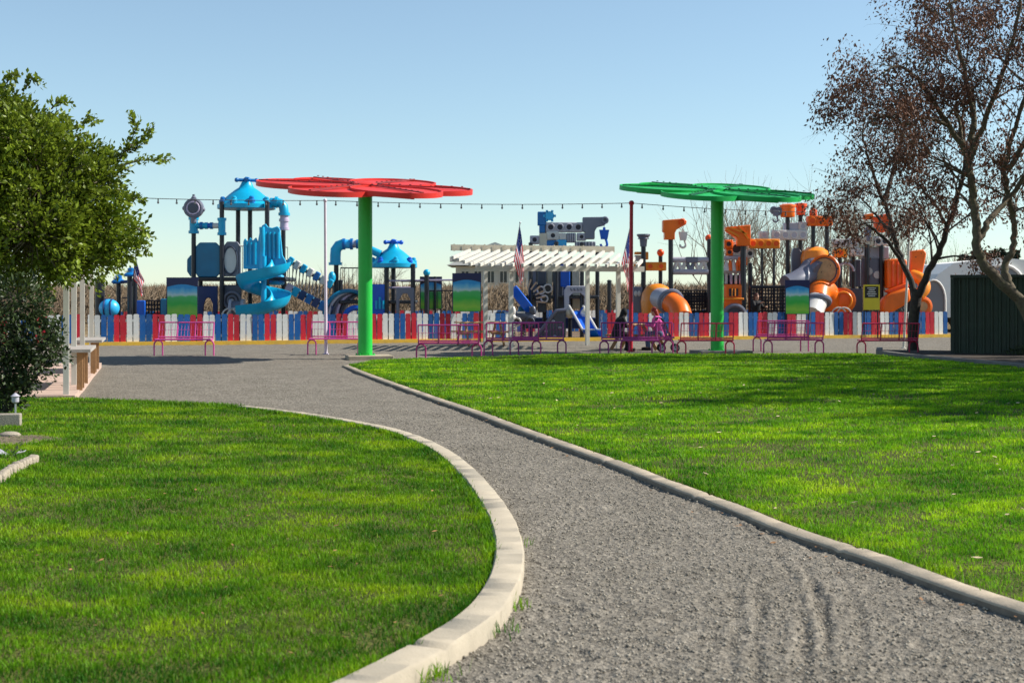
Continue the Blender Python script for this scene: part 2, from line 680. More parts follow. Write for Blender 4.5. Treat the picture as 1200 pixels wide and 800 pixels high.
def lawn_sheet(name, poly, right):
    import bmesh
    bm = bmesh.new()
    vs = [bm.verts.new((x, y, 0)) for x, y in poly]
    bm.faces.new(vs)
    bmesh.ops.triangulate(bm, faces=bm.faces[:])
    xs = [p[0] for p in poly]
    ys = [p[1] for p in poly]
    for k in np.arange(math.floor(min(xs)) + .03, max(xs), .21):
        bmesh.ops.bisect_plane(bm, geom=bm.verts[:] + bm.edges[:] + bm.faces[:], plane_co=(k, 0, 0), plane_no=(1, 0, 0))
    for k in np.arange(math.floor(min(ys)) + .03, max(ys), .21):
        bmesh.ops.bisect_plane(bm, geom=bm.verts[:] + bm.edges[:] + bm.faces[:], plane_co=(0, k, 0), plane_no=(0, 1, 0))
    co = np.array([v.co[:] for v in bm.verts])
    h = lawn_h(co[:, 0], co[:, 1], right)
    for v, z in zip(bm.verts, h):
        v.co.z = z
    bmesh.ops.recalc_face_normals(bm, faces=bm.faces[:])
    me = bpy.data.meshes.new(name)
    bm.to_mesh(me)
    bm.free()
    me.materials.append(M['soil'])
    me.polygons.foreach_set('use_smooth', [True] * len(me.polygons))
    o = bpy.data.objects.new(name, me)
    C.objects.link(o)
    return props(o, kind='structure')


lawn_sheet('lawn', LP, False)
lawn_sheet('lawn', RP, True)

# bare dirt beside the shrub
g = MB()
dp = np.array(DIRT)
dh = lawn_h(dp[:, 0], dp[:, 1], False) + .012
g.add([(x, y, z) for (x, y), z in zip(DIRT, dh)], [tuple(range(len(DIRT)))])
props(g.build('dirt_patch', 'dirt', smooth=False), kind='structure')

# ---- gravel sheet with ruts
nr, nc = 620, 560
yy = 4.2 * (60 / 4.2) ** np.linspace(0, 1, nr)
uu = np.linspace(-1, 1, nc)
GX = (uu[None, :] * (.46 * yy[:, None] + 1.6)).ravel()
GY = np.repeat(yy, nc)
keep = None
GZ = .035 * (fbm(GX * .6, GY * .6, 21) - .5) + .016 * (fbm(GX * 5, GY * 5, 22) - .5) + .012 * (vnoise(GX * 22, GY * 22, 23) - .5)
ruts = [[(815, 585), (870, 606), (920, 640), (950, 680), (965, 730), (962, 800), (950, 870)],
        [(806, 588), (858, 610), (903, 645), (930, 685), (944, 735), (938, 800), (925, 870)],
        [(790, 597), (838, 620), (872, 655), (890, 700), (888, 760), (878, 830)],
        [(778, 604), (822, 630), (850, 668), (862, 715), (855, 790)],
        [(640, 520), (700, 546), (750, 566), (810, 588)], [(620, 520), (690, 553), (760, 585), (800, 604)],
        [(830, 588), (900, 616), (960, 650), (1000, 700), (1010, 770), (1005, 850)]]
for k, rt in enumerate(ruts):
    line = [(p.x, p.y) for p in catmull([G(*p) for p in rt], 5)]
    sel = np.where((GY < 24))[0]
    wob = .03 * (vnoise(GX[sel] * 1.6, GY[sel] * 1.6, 60 + k) - .5) + .02 * (vnoise(GX[sel] * 9, GY[sel] * 9, 64 + k) - .5)
    d = np.abs(polydist(GX[sel], GY[sel], line) + wob)
    w = np.clip(1.6 * vnoise(GX[sel] * 1.5, GY[sel] * 1.5, 40 + k) - .25, 0, 1) * (1, .9, .75, .5, .8, .6, .4)[k] * np.clip((13 - GY[sel]) / 5, .4, 1)
    GZ[sel] += w * (-.022 * np.exp(-(d / .022) ** 2) + .013 * np.exp(-((d - .055) / .026) ** 2))
sel = np.where(GY < 22)[0]
# footprints and scuffed hollows
for _ in range(260):
    fy = random.uniform(5.5, 20)
    fx = random.uniform(-.2, .34) * fy
    q = sel[(np.abs(GX[sel] - fx) < .3) & (np.abs(GY[sel] - fy) < .3)]
    a = random.random() * 3.14
    u_ = (GX[q] - fx) * math.cos(a) + (GY[q] - fy) * math.sin(a)
    v_ = -(GX[q] - fx) * math.sin(a) + (GY[q] - fy) * math.cos(a)
    e_ = (u_ / .12) ** 2 + (v_ / .05) ** 2
    GZ[q] += random.uniform(.4, 1) * (-.014 * np.exp(-e_) + .007 * np.exp(-(np.sqrt(e_) - 1.5) ** 2 * 4))
# keep gravel low under kerbs and lawns
inl = inpoly(GX, GY, LP) | inpoly(GX, GY, RP)
GZ = np.where(inl, -.05, GZ)
# the sheet ends at the playground's yellow kerb
fx, fy = GX - FO.x, GY - FO.y
inside = (fx * V_.x + fy * V_.y) < .02
idx = np.arange(nr * nc).reshape(nr, nc)
q = np.stack([idx[:-1, :-1], idx[:-1, 1:], idx[1:, 1:], idx[1:, :-1]], -1).reshape(-1, 4)
q = q[inside[q].all(1)]
o = mesh_np('gravel_path', np.stack([GX, GY, GZ - .004], 1), q, 'gravel', smooth=True, sizes=np.full(len(q), 4))
props(o, kind='structure')


def scatter_pebbles(n):
    # loose stones on the near path
    y = 5.2 + 15 * rng.random(n) ** 1.5
    x = (rng.random(n) * 2 - 1) * (.40 * y + .4)
    ok = ~(inpoly(x, y, LP) | inpoly(x, y, RP))
    dk = np.minimum(polydist(x, y, [(p.x, p.y) for p in lk[::3]]), polydist(x, y, [(p.x, p.y) for p in rk[::3]]))
    inl2 = inpoly(x, y, [(p.x, p.y) for p in lk] + [(-9, 3), (-14, 12), (-14, 21)])
    inr2 = inpoly(x, y, [(p.x, p.y) for p in rk] + [(14, 4.5), (22, 12), (22, 36)])
    ok &= ~(inl2 | inr2)
    x, y = x[ok], y[ok]
    n = len(x)
    r = .0035 + .0075 * rng.random(n) ** 2.2
    base = np.array([(1, 0, 0), (-1, 0, 0), (0, 1, 0), (0, -1, 0), (0, 0, 1), (0, 0, -1)], float)
    tri = np.array([(0, 2, 4), (2, 1, 4), (1, 3, 4), (3, 0, 4), (2, 0, 5), (1, 2, 5), (3, 1, 5), (0, 3, 5)])
    V = base[None] * (r[:, None, None] * (.6 + .8 * rng.random((n, 6, 1)))) * np.array([1, 1, .7])
    th = rng.random(n) * 6.283
    c, s = np.cos(th)[:, None], np.sin(th)[:, None]
    vx = V[:, :, 0] * c - V[:, :, 1] * s
    vy = V[:, :, 0] * s + V[:, :, 1] * c
    gz = .035 * (fbm(x * .6, y * .6, 21) - .5) + .016 * (fbm(x * 5, y * 5, 22) - .5)
    V = np.stack([vx + x[:, None], vy + y[:, None], V[:, :, 2] + (gz + r * .35)[:, None]], -1).reshape(-1, 3)
    Fc = (tri[None] + 6 * np.arange(n)[:, None, None]).reshape(-1, 3)
    o = mesh_np('loose_gravel', V, Fc, 'pebble', sizes=np.full(len(Fc), 3))
    props(o, 'loose grey stones lying on the gravel path', 'gravel', kind='stuff')


scatter_pebbles(70000)


# ---- grass
def grass_material(gain):
    m = bpy.data.materials.new('grass_blade')
    m.use_nodes = True
    N, L = m.node_tree.nodes, m.node_tree.links
    b = N['Principled BSDF']
    b.inputs['Roughness'].default_value = .55
    b.inputs['Specular IOR Level'].default_value = .25
    ge = N.new('ShaderNodeNewGeometry')
    mp = N.new('ShaderNodeMapping')
    mp.inputs['Scale'].default_value = (.95, 1.25, .05)
    L.new(ge.outputs['Position'], mp.inputs['Vector'])
    nz = N.new('ShaderNodeTexNoise')
    nz.inputs['Scale'].default_value = 1.0
    nz.inputs['Detail'].default_value = 6
    nz.inputs['Roughness'].default_value = .68
    L.new(mp.outputs[0], nz.inputs['Vector'])
    cr = N.new('ShaderNodeValToRGB')
    e = cr.color_ramp.elements
    e[0].position, e[0].color = .38, (.034, .150, .004, 1)
    e[1].position, e[1].color = .64, (.330, .500, .008, 1)
    k = e.new(.52)
    k.color = (.145, .330, .005, 1)
    L.new(nz.outputs['Fac'], cr.inputs['Fac'])
    # dry / dead patches
    n2 = N.new('ShaderNodeTexNoise')
    n2.inputs['Scale'].default_value = .9
    n2.inputs['Detail'].default_value = 5
    n2.inputs['Roughness'].default_value = .7
    mp2 = N.new('ShaderNodeMapping')
    mp2.inputs['Location'].default_value = (3.7, 9.1, 0)
    mp2.inputs['Scale'].default_value = (1, 1, .05)
    L.new(ge.outputs['Position'], mp2.inputs['Vector'])
    L.new(mp2.outputs[0], n2.inputs['Vector'])
    r2 = N.new('ShaderNodeMapRange')
    r2.inputs[1].default_value = .57
    r2.inputs[2].default_value = .78
    r2.inputs[4].default_value = .42
    L.new(n2.outputs['Fac'], r2.inputs[0])
    # per-blade
    rr = N.new('ShaderNodeMapRange')
    rr.inputs[1].default_value = .82
    rr.inputs[2].default_value = 1
    rr.inputs[4].default_value = .7
    L.new(ge.outputs['Random Per Island'], rr.inputs[0])
    mxm = N.new('ShaderNodeMath')
    mxm.operation = 'MAXIMUM'
    L.new(r2.outputs[0], mxm.inputs[0])
    ml = N.new('ShaderNodeMath')
    ml.operation = 'MULTIPLY'
    ml.inputs[1].default_value = .55
    L.new(rr.outputs[0], ml.inputs[0])
    L.new(ml.outputs[0], mxm.inputs[1])
    mm = N.new('ShaderNodeMixRGB')
    mm.inputs[2].default_value = (.40, .36, .05, 1)
    L.new(mxm.outputs[0], mm.inputs[0])
    L.new(cr.outputs[0], mm.inputs[1])
    sc = N.new('ShaderNodeVectorMath')
    sc.operation = 'SCALE'
    mr = N.new('ShaderNodeMapRange')
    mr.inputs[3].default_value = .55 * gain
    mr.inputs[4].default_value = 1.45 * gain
    wn = N.new('ShaderNodeMath')
    wn.operation = 'FRACT'
    w2 = N.new('ShaderNodeMath')
    w2.operation = 'MULTIPLY'
    w2.inputs[1].default_value = 37.7
    L.new(ge.outputs['Random Per Island'], w2.inputs[0])
    L.new(w2.outputs[0], wn.inputs[0])
    L.new(wn.outputs[0], mr.inputs[0])
    L.new(mm.outputs[0], sc.inputs[0])
    L.new(mr.outputs[0], sc.inputs['Scale'])
    L.new(sc.outputs[0], b.inputs['Base Color'])
    t = N.new('ShaderNodeBsdfTranslucent')
    L.new(sc.outputs[0], t.inputs['Color'])
    ms = N.new('ShaderNodeMixShader')
    ms.inputs[0].default_value = .45
    L.new(b.outputs[0], ms.inputs[1])
    L.new(t.outputs[0], ms.inputs[2])
    L.new(ms.outputs[0], N['Material Output'].inputs['Surface'])
    return m


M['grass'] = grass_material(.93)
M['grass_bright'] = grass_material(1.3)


def blades(x, y, z, h, w, label=None, name='grass', key='grass'):
    n = len(x)
    az = rng.random(n) * 6.283
    lean = .25 + .75 * rng.random(n)
    dx, dy = np.cos(az), np.sin(az)
    px, py = -dy * w / 2, dx * w / 2
    ba = rng.random(n) * 6.283
    lx, ly = np.cos(ba) * lean * h * .55, np.sin(ba) * lean * h * .55
    zz = h * (1 - .25 * lean)
    v0 = np.stack([x - px, y - py, z], 1)
    v1 = np.stack([x + px, y + py, z], 1)
    v2 = np.stack([x + px * .75 + lx * .4, y + py * .75 + ly * .4, z + zz * .6], 1)
    v3 = np.stack([x - px * .75 + lx * .4, y - py * .75 + ly * .4, z + zz * .6], 1)
    v4 = np.stack([x + lx, y + ly, z + zz], 1)
    V = np.stack([v0, v1, v2, v3, v4], 1).reshape(-1, 3)
    o5 = 5 * np.arange(n)[:, None]
    F = np.concatenate([o5 + np.array([[0, 1, 2, 3]]), o5 + np.array([[3, 2, 4]])], 1).ravel()
    sizes = np.tile([4, 3], n)
    o = mesh_np(name, V, F, key, sizes=sizes)
    props(o, label, 'grass', kind='stuff')
    return o


def grow_grass(poly, right, n0, label):
    xs = np.array([p[0] for p in poly])
    ys = np.array([p[1] for p in poly])
    area = (xs.max() - xs.min()) * (ys.max() - max(4.6, ys.min()))
    n = int(area * n0)
    bx, by = [], []
    for _ in range(10):
        k = n // 10
        x = xs.min() + (xs.max() - xs.min()) * rng.random(k)
        y = max(4.6, ys.min()) + (ys.max() - max(4.6, ys.min())) * rng.random(k)
        p = np.clip((7.5 / y), 0, 1) ** 1.55
        ok = (rng.random(k) < p) & (np.abs(x) < .40 * y + 1.2)
        x, y = x[ok], y[ok]
        ok = inpoly(x, y, poly)
        bx.append(x[ok])
        by.append(y[ok])
    x, y = np.concatenate(bx), np.concatenate(by)
    pat = fbm(x * 1.1, y * 1.1, 77 + right)
    bare = fbm(x * .9 + 11, y * .9, 55 + right)
    clump = vnoise(x * 8, y * 8, 31 + right)
    keepp = (.35 + 1.1 * clump) * np.clip(1.5 - 2.2 * np.clip(bare - .52, 0, 1) * 4, .34 if right else .6, 1)
    if not right:
        dd = inpoly(x, y, DIRT)
        keepp = np.where(dd, .04, keepp)
    else:
        w1, w2 = G(790, 524), G(900, 530)
        dd = polydist(x, y, [(w1.x, w1.y), (w2.x, w2.y)])
        keepp *= np.clip(.22 + dd / 1.1 + .5 * (vnoise(x * 5, y * 5, 8) - .5), .05, 1)
    ok = rng.random(len(x)) < keepp
    x, y, pat, clump = x[ok], y[ok], pat[ok], clump[ok]
    n = len(x)
    far = np.maximum(1, y / 8.5)
    h = (.010 + .018 * pat + .019 * clump + .013 * rng.random(n)) * far ** .22
    w = (.0042 + .002 * rng.random(n)) * far ** .9
    z = lawn_h(x, y, right) - .004
    print('blades', n)
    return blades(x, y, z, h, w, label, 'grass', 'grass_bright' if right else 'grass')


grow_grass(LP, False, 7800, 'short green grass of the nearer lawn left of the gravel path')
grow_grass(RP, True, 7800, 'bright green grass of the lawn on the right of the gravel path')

# fringe: longer untidy blades along kerbs and edges
def fringe(line, n, hh, spread, zed, label):
    pts = np.array([(p.x, p.y) for p in line])
    seg = np.hypot(*(pts[1:] - pts[:-1]).T)
    cs = np.concatenate([[0], np.cumsum(seg)])
    t = rng.random(n) * cs[-1]
    i = np.clip(np.searchsorted(cs, t) - 1, 0, len(seg) - 1)
    f = (t - cs[i]) / seg[i]
    p = pts[i] + (pts[i + 1] - pts[i]) * f[:, None]
    cl = vnoise(t * 1.7, t * 0, 3) * vnoise(t * 6, t * 0, 5)
    ok = rng.random(n) < np.clip(cl * 3, .12, 1)
    p = p[ok]
    k = len(p)
    x = p[:, 0] + spread * rng.standard_normal(k)
    y = p[:, 1] + spread * rng.standard_normal(k)
    far = np.maximum(1, y / 8.5)
    blades(x, y, np.full(k, zed), hh * (.5 + rng.random(k)), (.005 + .002 * rng.random(k)) * far ** .8, label, 'grass_fringe')


fringe(offset_line(lk, .20, -1), 9000, .05, .025, .05, 'ragged longer grass blades leaning over the curved kerb')
fringe(offset_line(rk, .20, 1), 9000, .05, .03, .04, 'ragged longer grass blades along the straight kerb')
fringe([Vector((p[0], p[1], 0)) for p in [(q.x, q.y - .05) for q in back_l[1:]]] + [inner_l[0]], 6000, .08, .08, .03,
       'ragged grass along the back edge of the left lawn')
dl = [Vector((a_, b_, 0)) for a_, b_ in DIRT[1:11]]
fringe(dl, 2600, .05, .07, .08, 'ragged grass growing into the bare dirt patch')


for px_, py_, n_ in ((512, 794, 60), (604, 712, 40), (590, 742, 25), (330, 486, 50), (612, 640, 20)):
    c_ = G(px_, py_)
    k_ = n_
    blades(c_.x + .05 * rng.standard_normal(k_), c_.y + .05 * rng.standard_normal(k_), np.zeros(k_), .04 + .05 * rng.random(k_),
           .005 + .003 * rng.random(k_), 'green weeds sprouting from the gravel against the curved kerb', 'weeds')


def litter(name, n, area, material, label, size, group):
    """fallen leaves lying flat"""
    V, F = [], []
    m = MB()
    for _ in range(n):
        x, y, z = area()
        a = random.random() * 6.28
        s = size * (.6 + .8 * random.random())
        t = Vector((math.cos(a), math.sin(a), .25 * random.random()))
        b = Vector((-math.sin(a), math.cos(a), .3 * random.random())) * .5
        c = Vector((x, y, z))
        m.add([c - t * s, c + b * s, c + t * s, c - b * s], [(0, 1, 2, 3)])
    o = m.build(name, material, smooth=False)
    props(o, label, 'leaves', kind='stuff')


def area_left():
    while True:
        y = random.uniform(6, 18)
        x = random.uniform(-.4 * y, .3)
        if inpoly(np.array([x]), np.array([y]), LP)[0]:
            return x, y, float(lawn_h(np.array([x]), np.array([y]), False)[0]) + .045


def area_right():
    while True:
        y = random.uniform(8, 26)
        x = random.uniform(-1, .4 * y)
        if inpoly(np.array([x]), np.array([y]), RP)[0]:
            return x, y, float(lawn_h(np.array([x]), np.array([y]), True)[0]) + .045


def area_kerb():
    p = random.choice(rk[20:])
    return p.x - abs(random.gauss(0, .12)) - .03, p.y + random.uniform(-.2, .2), .02


litter('fallen_leaves', 75, area_left, 'dead_leaf', 'scattered dry brown leaves on the left lawn', .017, None)
litter('fallen_leaves', 130, area_right, 'pale_leaf', 'scattered pale dry leaves on the right lawn', .028, None)
litter('fallen_leaves', 60, area_kerb, 'dead_leaf', 'rusty dry leaves caught along the straight kerb', .02, None)
# ================================================================= trees and plants
def rand_dir(d, spread):
    d = Vector(d).normalized()
    a = d.orthogonal().normalized()
    b = d.cross(a)
    an = random.random() * 2 * PI
    s = spread * (.6 + .5 * random.random())
    return (d * math.cos(s) + (a * math.cos(an) + b * math.sin(an)) * math.sin(s)).normalized()


def branch(mb, tips, p, d, L, r, lev, maxlev, up=.05, droop=0.0, kids=(3, 5), thin=.55):
    """one wandering branch and its side branches; tips collects (point, direction)"""
    k = 4 if lev < maxlev else 3
    pts, q, dd = [p], Vector(p), Vector(d)
    for i in range(k):
        dd = (dd + Vector((random.gauss(0, .16), random.gauss(0, .16), random.gauss(0, .13) + up - droop * lev))).normalized()
        q = q + dd * L / k
        pts.append(q.copy())
    mb.tube(pts, [r * (1 - .62 * i / k) for i in range(k + 1)], n=6 if lev == 0 else (4 if lev < maxlev else 3), cap=False)
    if lev >= maxlev:
        tips.append((pts[-1], dd.copy()))
        tips.append((pts[-2], dd.copy()))
        return
    for _ in range(random.randint(*kids)):
        t = .3 + .7 * random.random()
        i = min(k - 1, int(t * k))
        s = pts[i].lerp(pts[i + 1], t * k - i)
        branch(mb, tips, s, rand_dir(dd, .75), L * (.5 + .25 * random.random()), r * thin * (1 - .35 * t), lev + 1, maxlev, up, droop, kids, thin)
    branch(mb, tips, pts[-1], dd, L * .6, r * .38, lev + 1, maxlev, up, droop, kids, thin)


def leaves_np(centers, dirs, size, flat, asp=.5, jit=.45):
    """pointed folded leaves: 2 faces each"""
    n = len(centers)
    c = np.asarray(centers, float)
    a = np.asarray(dirs, float) + jit * rng.standard_normal((n, 3))
    a /= np.linalg.norm(a, axis=1)[:, None]
    up = rng.standard_normal((n, 3)) + np.array([0, 0, flat])
    b = np.cross(a, up)
    b /= np.linalg.norm(b, axis=1)[:, None] + 1e-9
    nn = np.cross(b, a)
    s = size * (.6 + .7 * rng.random(n))[:, None]
    w = s * asp * .5
    v0 = c
    v1 = c + a * s * .5 + b * w + nn * w * .35
    v2 = c + a * s
    v3 = c + a * s * .5 - b * w + nn * w * .35
    V = np.stack([v0, v1, v2, v3], 1).reshape(-1, 3)
    o4 = 4 * np.arange(n)[:, None]
    F = (o4 + np.array([[0, 1, 2, 0, 2, 3]])).ravel()
    return V, F, np.full(2 * n, 3)


def leaf_obj(name, cs, ds, size, flat, material, parent, asp=.5, jit=.45):
    o0 = ORG[parent.name]
    V, F, sz = leaves_np(cs, ds, size, flat, asp, jit)
    o = mesh_np(name, V - np.array(o0[:]), F, material, parent, sizes=sz)
    ORG[o.name] = o0
    return o


# ---- two half bare trees with clinging brown leaves (right)
def limb(mb, tips, pxs, Y, r0, r1, nside, lev0, L0, dz=0.0, start=.25):
    """pxs: (px, py, dy) down the limb; grows side branches on it"""
    pts = catmull([P(a, b, Y + c) for a, b, c in pxs], 5)
    k = len(pts)
    pts = [p + Vector((random.gauss(0, .02), random.gauss(0, .02), 0)) * (i > 0) for i, p in enumerate(pts)]
    mb.tube(pts, [r0 + (r1 - r0) * i / (k - 1) for i in range(k)], n=9, cap=True)
    for _ in range(nside):
        t = start + (1 - start) * random.random()
        i = min(k - 2, int(t * (k - 1)))
        d = (pts[i + 1] - pts[i]).normalized()
        rr = (r0 + (r1 - r0) * t)
        branch(mb, tips, pts[i], rand_dir(d + Vector((0, 0, .2)), .9), L0 * (.7 + .5 * random.random()), rr * .42, lev0, 3, .05, .045, (2, 4))
    branch(mb, tips, pts[-1], (pts[-1] - pts[-2]), L0, r1 * .9, lev0, 3, .05, .03, (3, 4))


def brown_leaves(tips, parent, frac, per, material='leaf_brown', size=.105, clump=.16):
    cs, ds = [], []
    for p, d in tips:
        prob = frac * (.10 + 2.6 * max(0, mnoise.noise(p * .85 + Vector((3, 1, 7))) + .26))
        if random.random() > prob:
            continue
        for _ in range(random.randint(*per)):
            q = p + Vector((random.gauss(0, clump), random.gauss(0, clump), random.gauss(-.05, clump)))
            cs.append(q[:])
            ds.append((d.x * .4, d.y * .4, -.8))
    return leaf_obj('crown', cs, ds, size, 0, material, parent, .46, .5)


random.seed(5)
Y1 = 39.6
t1 = thing('leaning_tree', 'smaller dark-trunked tree forking low, with clinging brown leaves left of the green shed', 'tree',
           (X(1071, Y1), Y1, 0), 'half bare trees with brown leaves')
tb, tips = MB(), []
tb.tube(catmull([P(1071, 421, Y1), P(1070, 405, Y1), P(1070, 380, Y1), P(1073, 355, Y1), P(1075, 342, Y1)], 5),
        [.20] * 2 + [.17] * 3 + [.15] * 16, n=12)
limb(tb, tips, [(1074, 352, 0), (1064, 322, .2), (1050, 285, .5), (1037, 240, .7), (1022, 200, .6), (1012, 165, .4)], Y1, .095, .03, 9, 1, 1.05)
limb(tb, tips, [(1074, 350, 0), (1086, 322, -.2), (1102, 290, -.4), (1118, 245, -.5), (1130, 195, -.6), (1128, 140, -.5)], Y1, .115, .04, 12, 1, 1.5)
limb(tb, tips, [(1060, 312, .2), (1042, 285, -.6), (1024, 268, -1.2), (1012, 262, -1.6)], Y1, .06, .02, 6, 1, .8)
limb(tb, tips, [(1110, 265, -.45), (1092, 235, -1), (1075, 215, -1.3), (1060, 210, -1.5)], Y1, .05, .02, 9, 1, 1.0)
limb(tb, tips, [(1048, 275, .5), (1034, 262, 1), (1020, 244, 1.3), (1006, 230, 1.5)], Y1, .05, .02, 7, 1, .8)
limb(tb, tips, [(1035, 240, .7), (1050, 190, 1.2), (1062, 140, 1.4), (1060, 100, 1.5)], Y1, .07, .025, 8, 1, 1.3)
tb.build('trunk', 'bark_dark', t1, ang=80)
brown_leaves(tips, t1, .72, (8, 18), size=.098)

random.seed(8)
Y2 = 34.5
t2 = thing('leaning_tree', 'larger mossy-limbed tree with brown leaves leaning in from the right before the green shed', 'tree',
           (X(1216, Y2), Y2, 0), 'half bare trees with brown leaves')
tb, tips = MB(), []
tb.tube(catmull([P(1216, 429, Y2), P(1214, 405, Y2), P(1208, 375, Y2), P(1195, 350, Y2)], 6), [.20 - .003 * i for i in range(19)], n=12)
limb(tb, tips, [(1197, 353, 0), (1173, 331, -.1), (1153, 309, -.2), (1145, 285, -.2), (1143, 250, -.1), (1138, 215, 0), (1135, 188, 0)], Y2, .135, .085, 4, 1, 1.2, start=.6)
limb(tb, tips, [(1193, 349, 0), (1181, 330, .3), (1178, 312, .5), (1187, 290, .6), (1189, 262, .6), (1182, 233, .5), (1178, 200, .4), (1190, 150, .4), (1205, 100, .4)], Y2, .10, .045, 13, 1, 1.5, start=.45)
limb(tb, tips, [(1147, 280, -.2), (1160, 258, 0), (1174, 240, .3), (1196, 215, .4), (1215, 180, .4)], Y2, .085, .05, 4, 1, 1.3, start=.6)
limb(tb, tips, [(1136, 190, 0), (1118, 155, -.2), (1095, 120, -.4), (1075, 92, -.6), (1052, 78, -.9), (1034, 86, -1.2)], Y2, .075, .025, 12, 1, .95)
limb(tb, tips, [(1136, 190, 0), (1140, 140, .3), (1132, 90, .5), (1120, 45, .7), (1112, 5, .8)], Y2, .085, .03, 13, 1, 1.35)
limb(tb, tips, [(1136, 188, 0), (1155, 140, -.3), (1175, 85, -.5), (1190, 30, -.7), (1200, -20, -.8)], Y2, .075, .03, 13, 1, 1.35)
limb(tb, tips, [(1112, 148, -.2), (1085, 138, -.7), (1062, 146, -1.2), (1038, 136, -1.5), (1020, 144, -1.7)], Y2, .05, .02, 9, 1, .8)
limb(tb, tips, [(1180, 200, .4), (1215, 150, .2), (1250, 100, 0), (1275, 50, 0)], Y2, .07, .03, 10, 1, 1.4)
tb.build('trunk', 'bark', t2, ang=80)
brown_leaves(tips, t2, 1.1, (9, 20), size=.098)

# a third one of the row stands just beyond the right edge and throws the shade across the lawn
random.seed(21)
for (tx, ty, lab, sc_) in ((15.5, 22.5, 'brown-leaved tree standing outside the right edge beside the middle of the lawn', 1.85),
                          (17.6, 28.0, 'brown-leaved tree standing outside the right edge near the far end of the lawn', 1.75),
                          (21.5, 30.5, 'tallest brown-leaved tree standing outside the right edge beyond the lawn', 2.5)):
    t3 = thing('leaning_tree', lab, 'tree', (tx, ty, 0), 'half bare trees with brown leaves')
    tb, tips = MB(), []
    tb.tube([Vector((tx, ty, -.1)), Vector((tx, ty, 1.2)), Vector((tx - .2, ty, 2.6))], [.24, .19, .16], n=10)
    for k in range(8):
        a = k * 2.4
        q0 = Vector((tx - .2 * k / 8, ty, 1.9 + .09 * k))
        d = Vector((math.cos(a) * .7, math.sin(a) * .7, 1)).normalized()
        branch(tb, tips, q0, d, 1.9 * sc_, .085, 0, 3, .07, .02, (3, 4))
    tb.build('trunk', 'bark', t3, ang=80)
    brown_leaves(tips, t3, 2.2, (16, 28), size=.13 + .03 * sc_)

# ---- big evergreen on the left
random.seed(3)
YL = 20.0
lt = thing('evergreen_tree', 'large dense evergreen broadleaf tree at the left edge with glossy yellow green leaves', 'tree', (X(-30, YL), YL, 0))
tb, tips = MB(), []
tb.tube([Vector((X(-30, YL), YL, -.1)), Vector((X(-28, YL), YL, .9)), Vector((X(-18, YL), YL, 2.0))], [.2, .15, .12], n=10)
lobes = [(10, 192, 70, 0), (48, 216, 70, -.3), (82, 228, 58, .2), (96, 270, 56, -.1), (40, 272, 66, -.7), (-10, 238, 92, .3),
         (-55, 210, 110, .1), (130, 274, 32, .1), (16, 139, 25, .2), (62, 168, 32, .4), (116, 212, 30, -.2), (-30, 288, 60, -.6), (20, 298, 44, .4),
         (112, 300, 29, .5), (75, 300, 34, -.5), (30, 166, 38, -.5), (100, 190, 26, .1), (140, 286, 20, -.2), (2, 126, 22, -.1), (-20, 152, 48, 0)]
cs, ds = [], []
c0 = P(20, 225, YL)
for (px, py, r, dy) in lobes:
    c = P(px, py, YL + dy)
    R = r * YL / FP
    p0 = P(-10, 290, YL)
    tb.tube(catmull([p0, p0.lerp(c, .5) + Vector((random.gauss(0, .1), random.gauss(0, .1), .1)), c], 4), [.06 - .005 * i for i in range(9)], n=5)
    ncl = int(140 * (R / .7) ** 2) + 14
    for k in range(ncl):
        d = Vector((random.gauss(0, 1), random.gauss(0, 1), random.gauss(0, 1))).normalized()
        rad = R * (.55 + .50 * random.random() ** .7) * (1 + .30 * mnoise.noise(d * 2.6 + c))
        q = c + d * rad
        if random.random() < .3:
            tb.tube([c + d * R * .25, q], [.010, .004], n=3, cap=False)
        out = (d + Vector((0, 0, .25)) + (q - c0).normalized() * .4).normalized()
        m_ = random.randint(12, 26)
        for _ in range(m_):
            cs.append((q + Vector((random.gauss(0, .062), random.gauss(0, .062), random.gauss(0, .062))))[:])
            ds.append(out[:])
# sprigs that stick out of the outline
for sp in ([(128, 205), (140, 188), (150, 170), (160, 148), (152, 134)], [(150, 172), (165, 165), (178, 150)], [(140, 195), (165, 188), (182, 188), (198, 187)],
           [(145, 178), (162, 172), (176, 160)], [(95, 150), (104, 140), (112, 142)], [(30, 105), (35, 92), (48, 98)], [(150, 262), (166, 270), (178, 278)], [(150, 236), (160, 232), (168, 236)],
           [(8, 98), (12, 88), (20, 90)], [(60, 128), (70, 118), (80, 121)], [(150, 290), (166, 284), (172, 296)]):
    pts = catmull([P(a, b, YL + random.uniform(-.3, .2)) for a, b in sp], 6)
    tb.tube(pts, [.012 - .008 * i / (len(pts) - 1) for i in range(len(pts))], n=4)
    for i, p in enumerate(pts[1:]):
        d = (pts[i + 1] - pts[i]).normalized()
        for _ in range(6):
            cs.append((p + Vector((random.gauss(0, .028), random.gauss(0, .03), random.gauss(0, .028))))[:])
            ds.append((d + Vector((random.gauss(0, .5), random.gauss(0, .5), random.gauss(.2, .5))))[:])
tb.build('trunk', 'bark', lt, ang=80)
leaf_obj('crown', cs, ds, .082, .9, 'leaf_green', lt, .56, .55)
print('left leaves', len(cs))


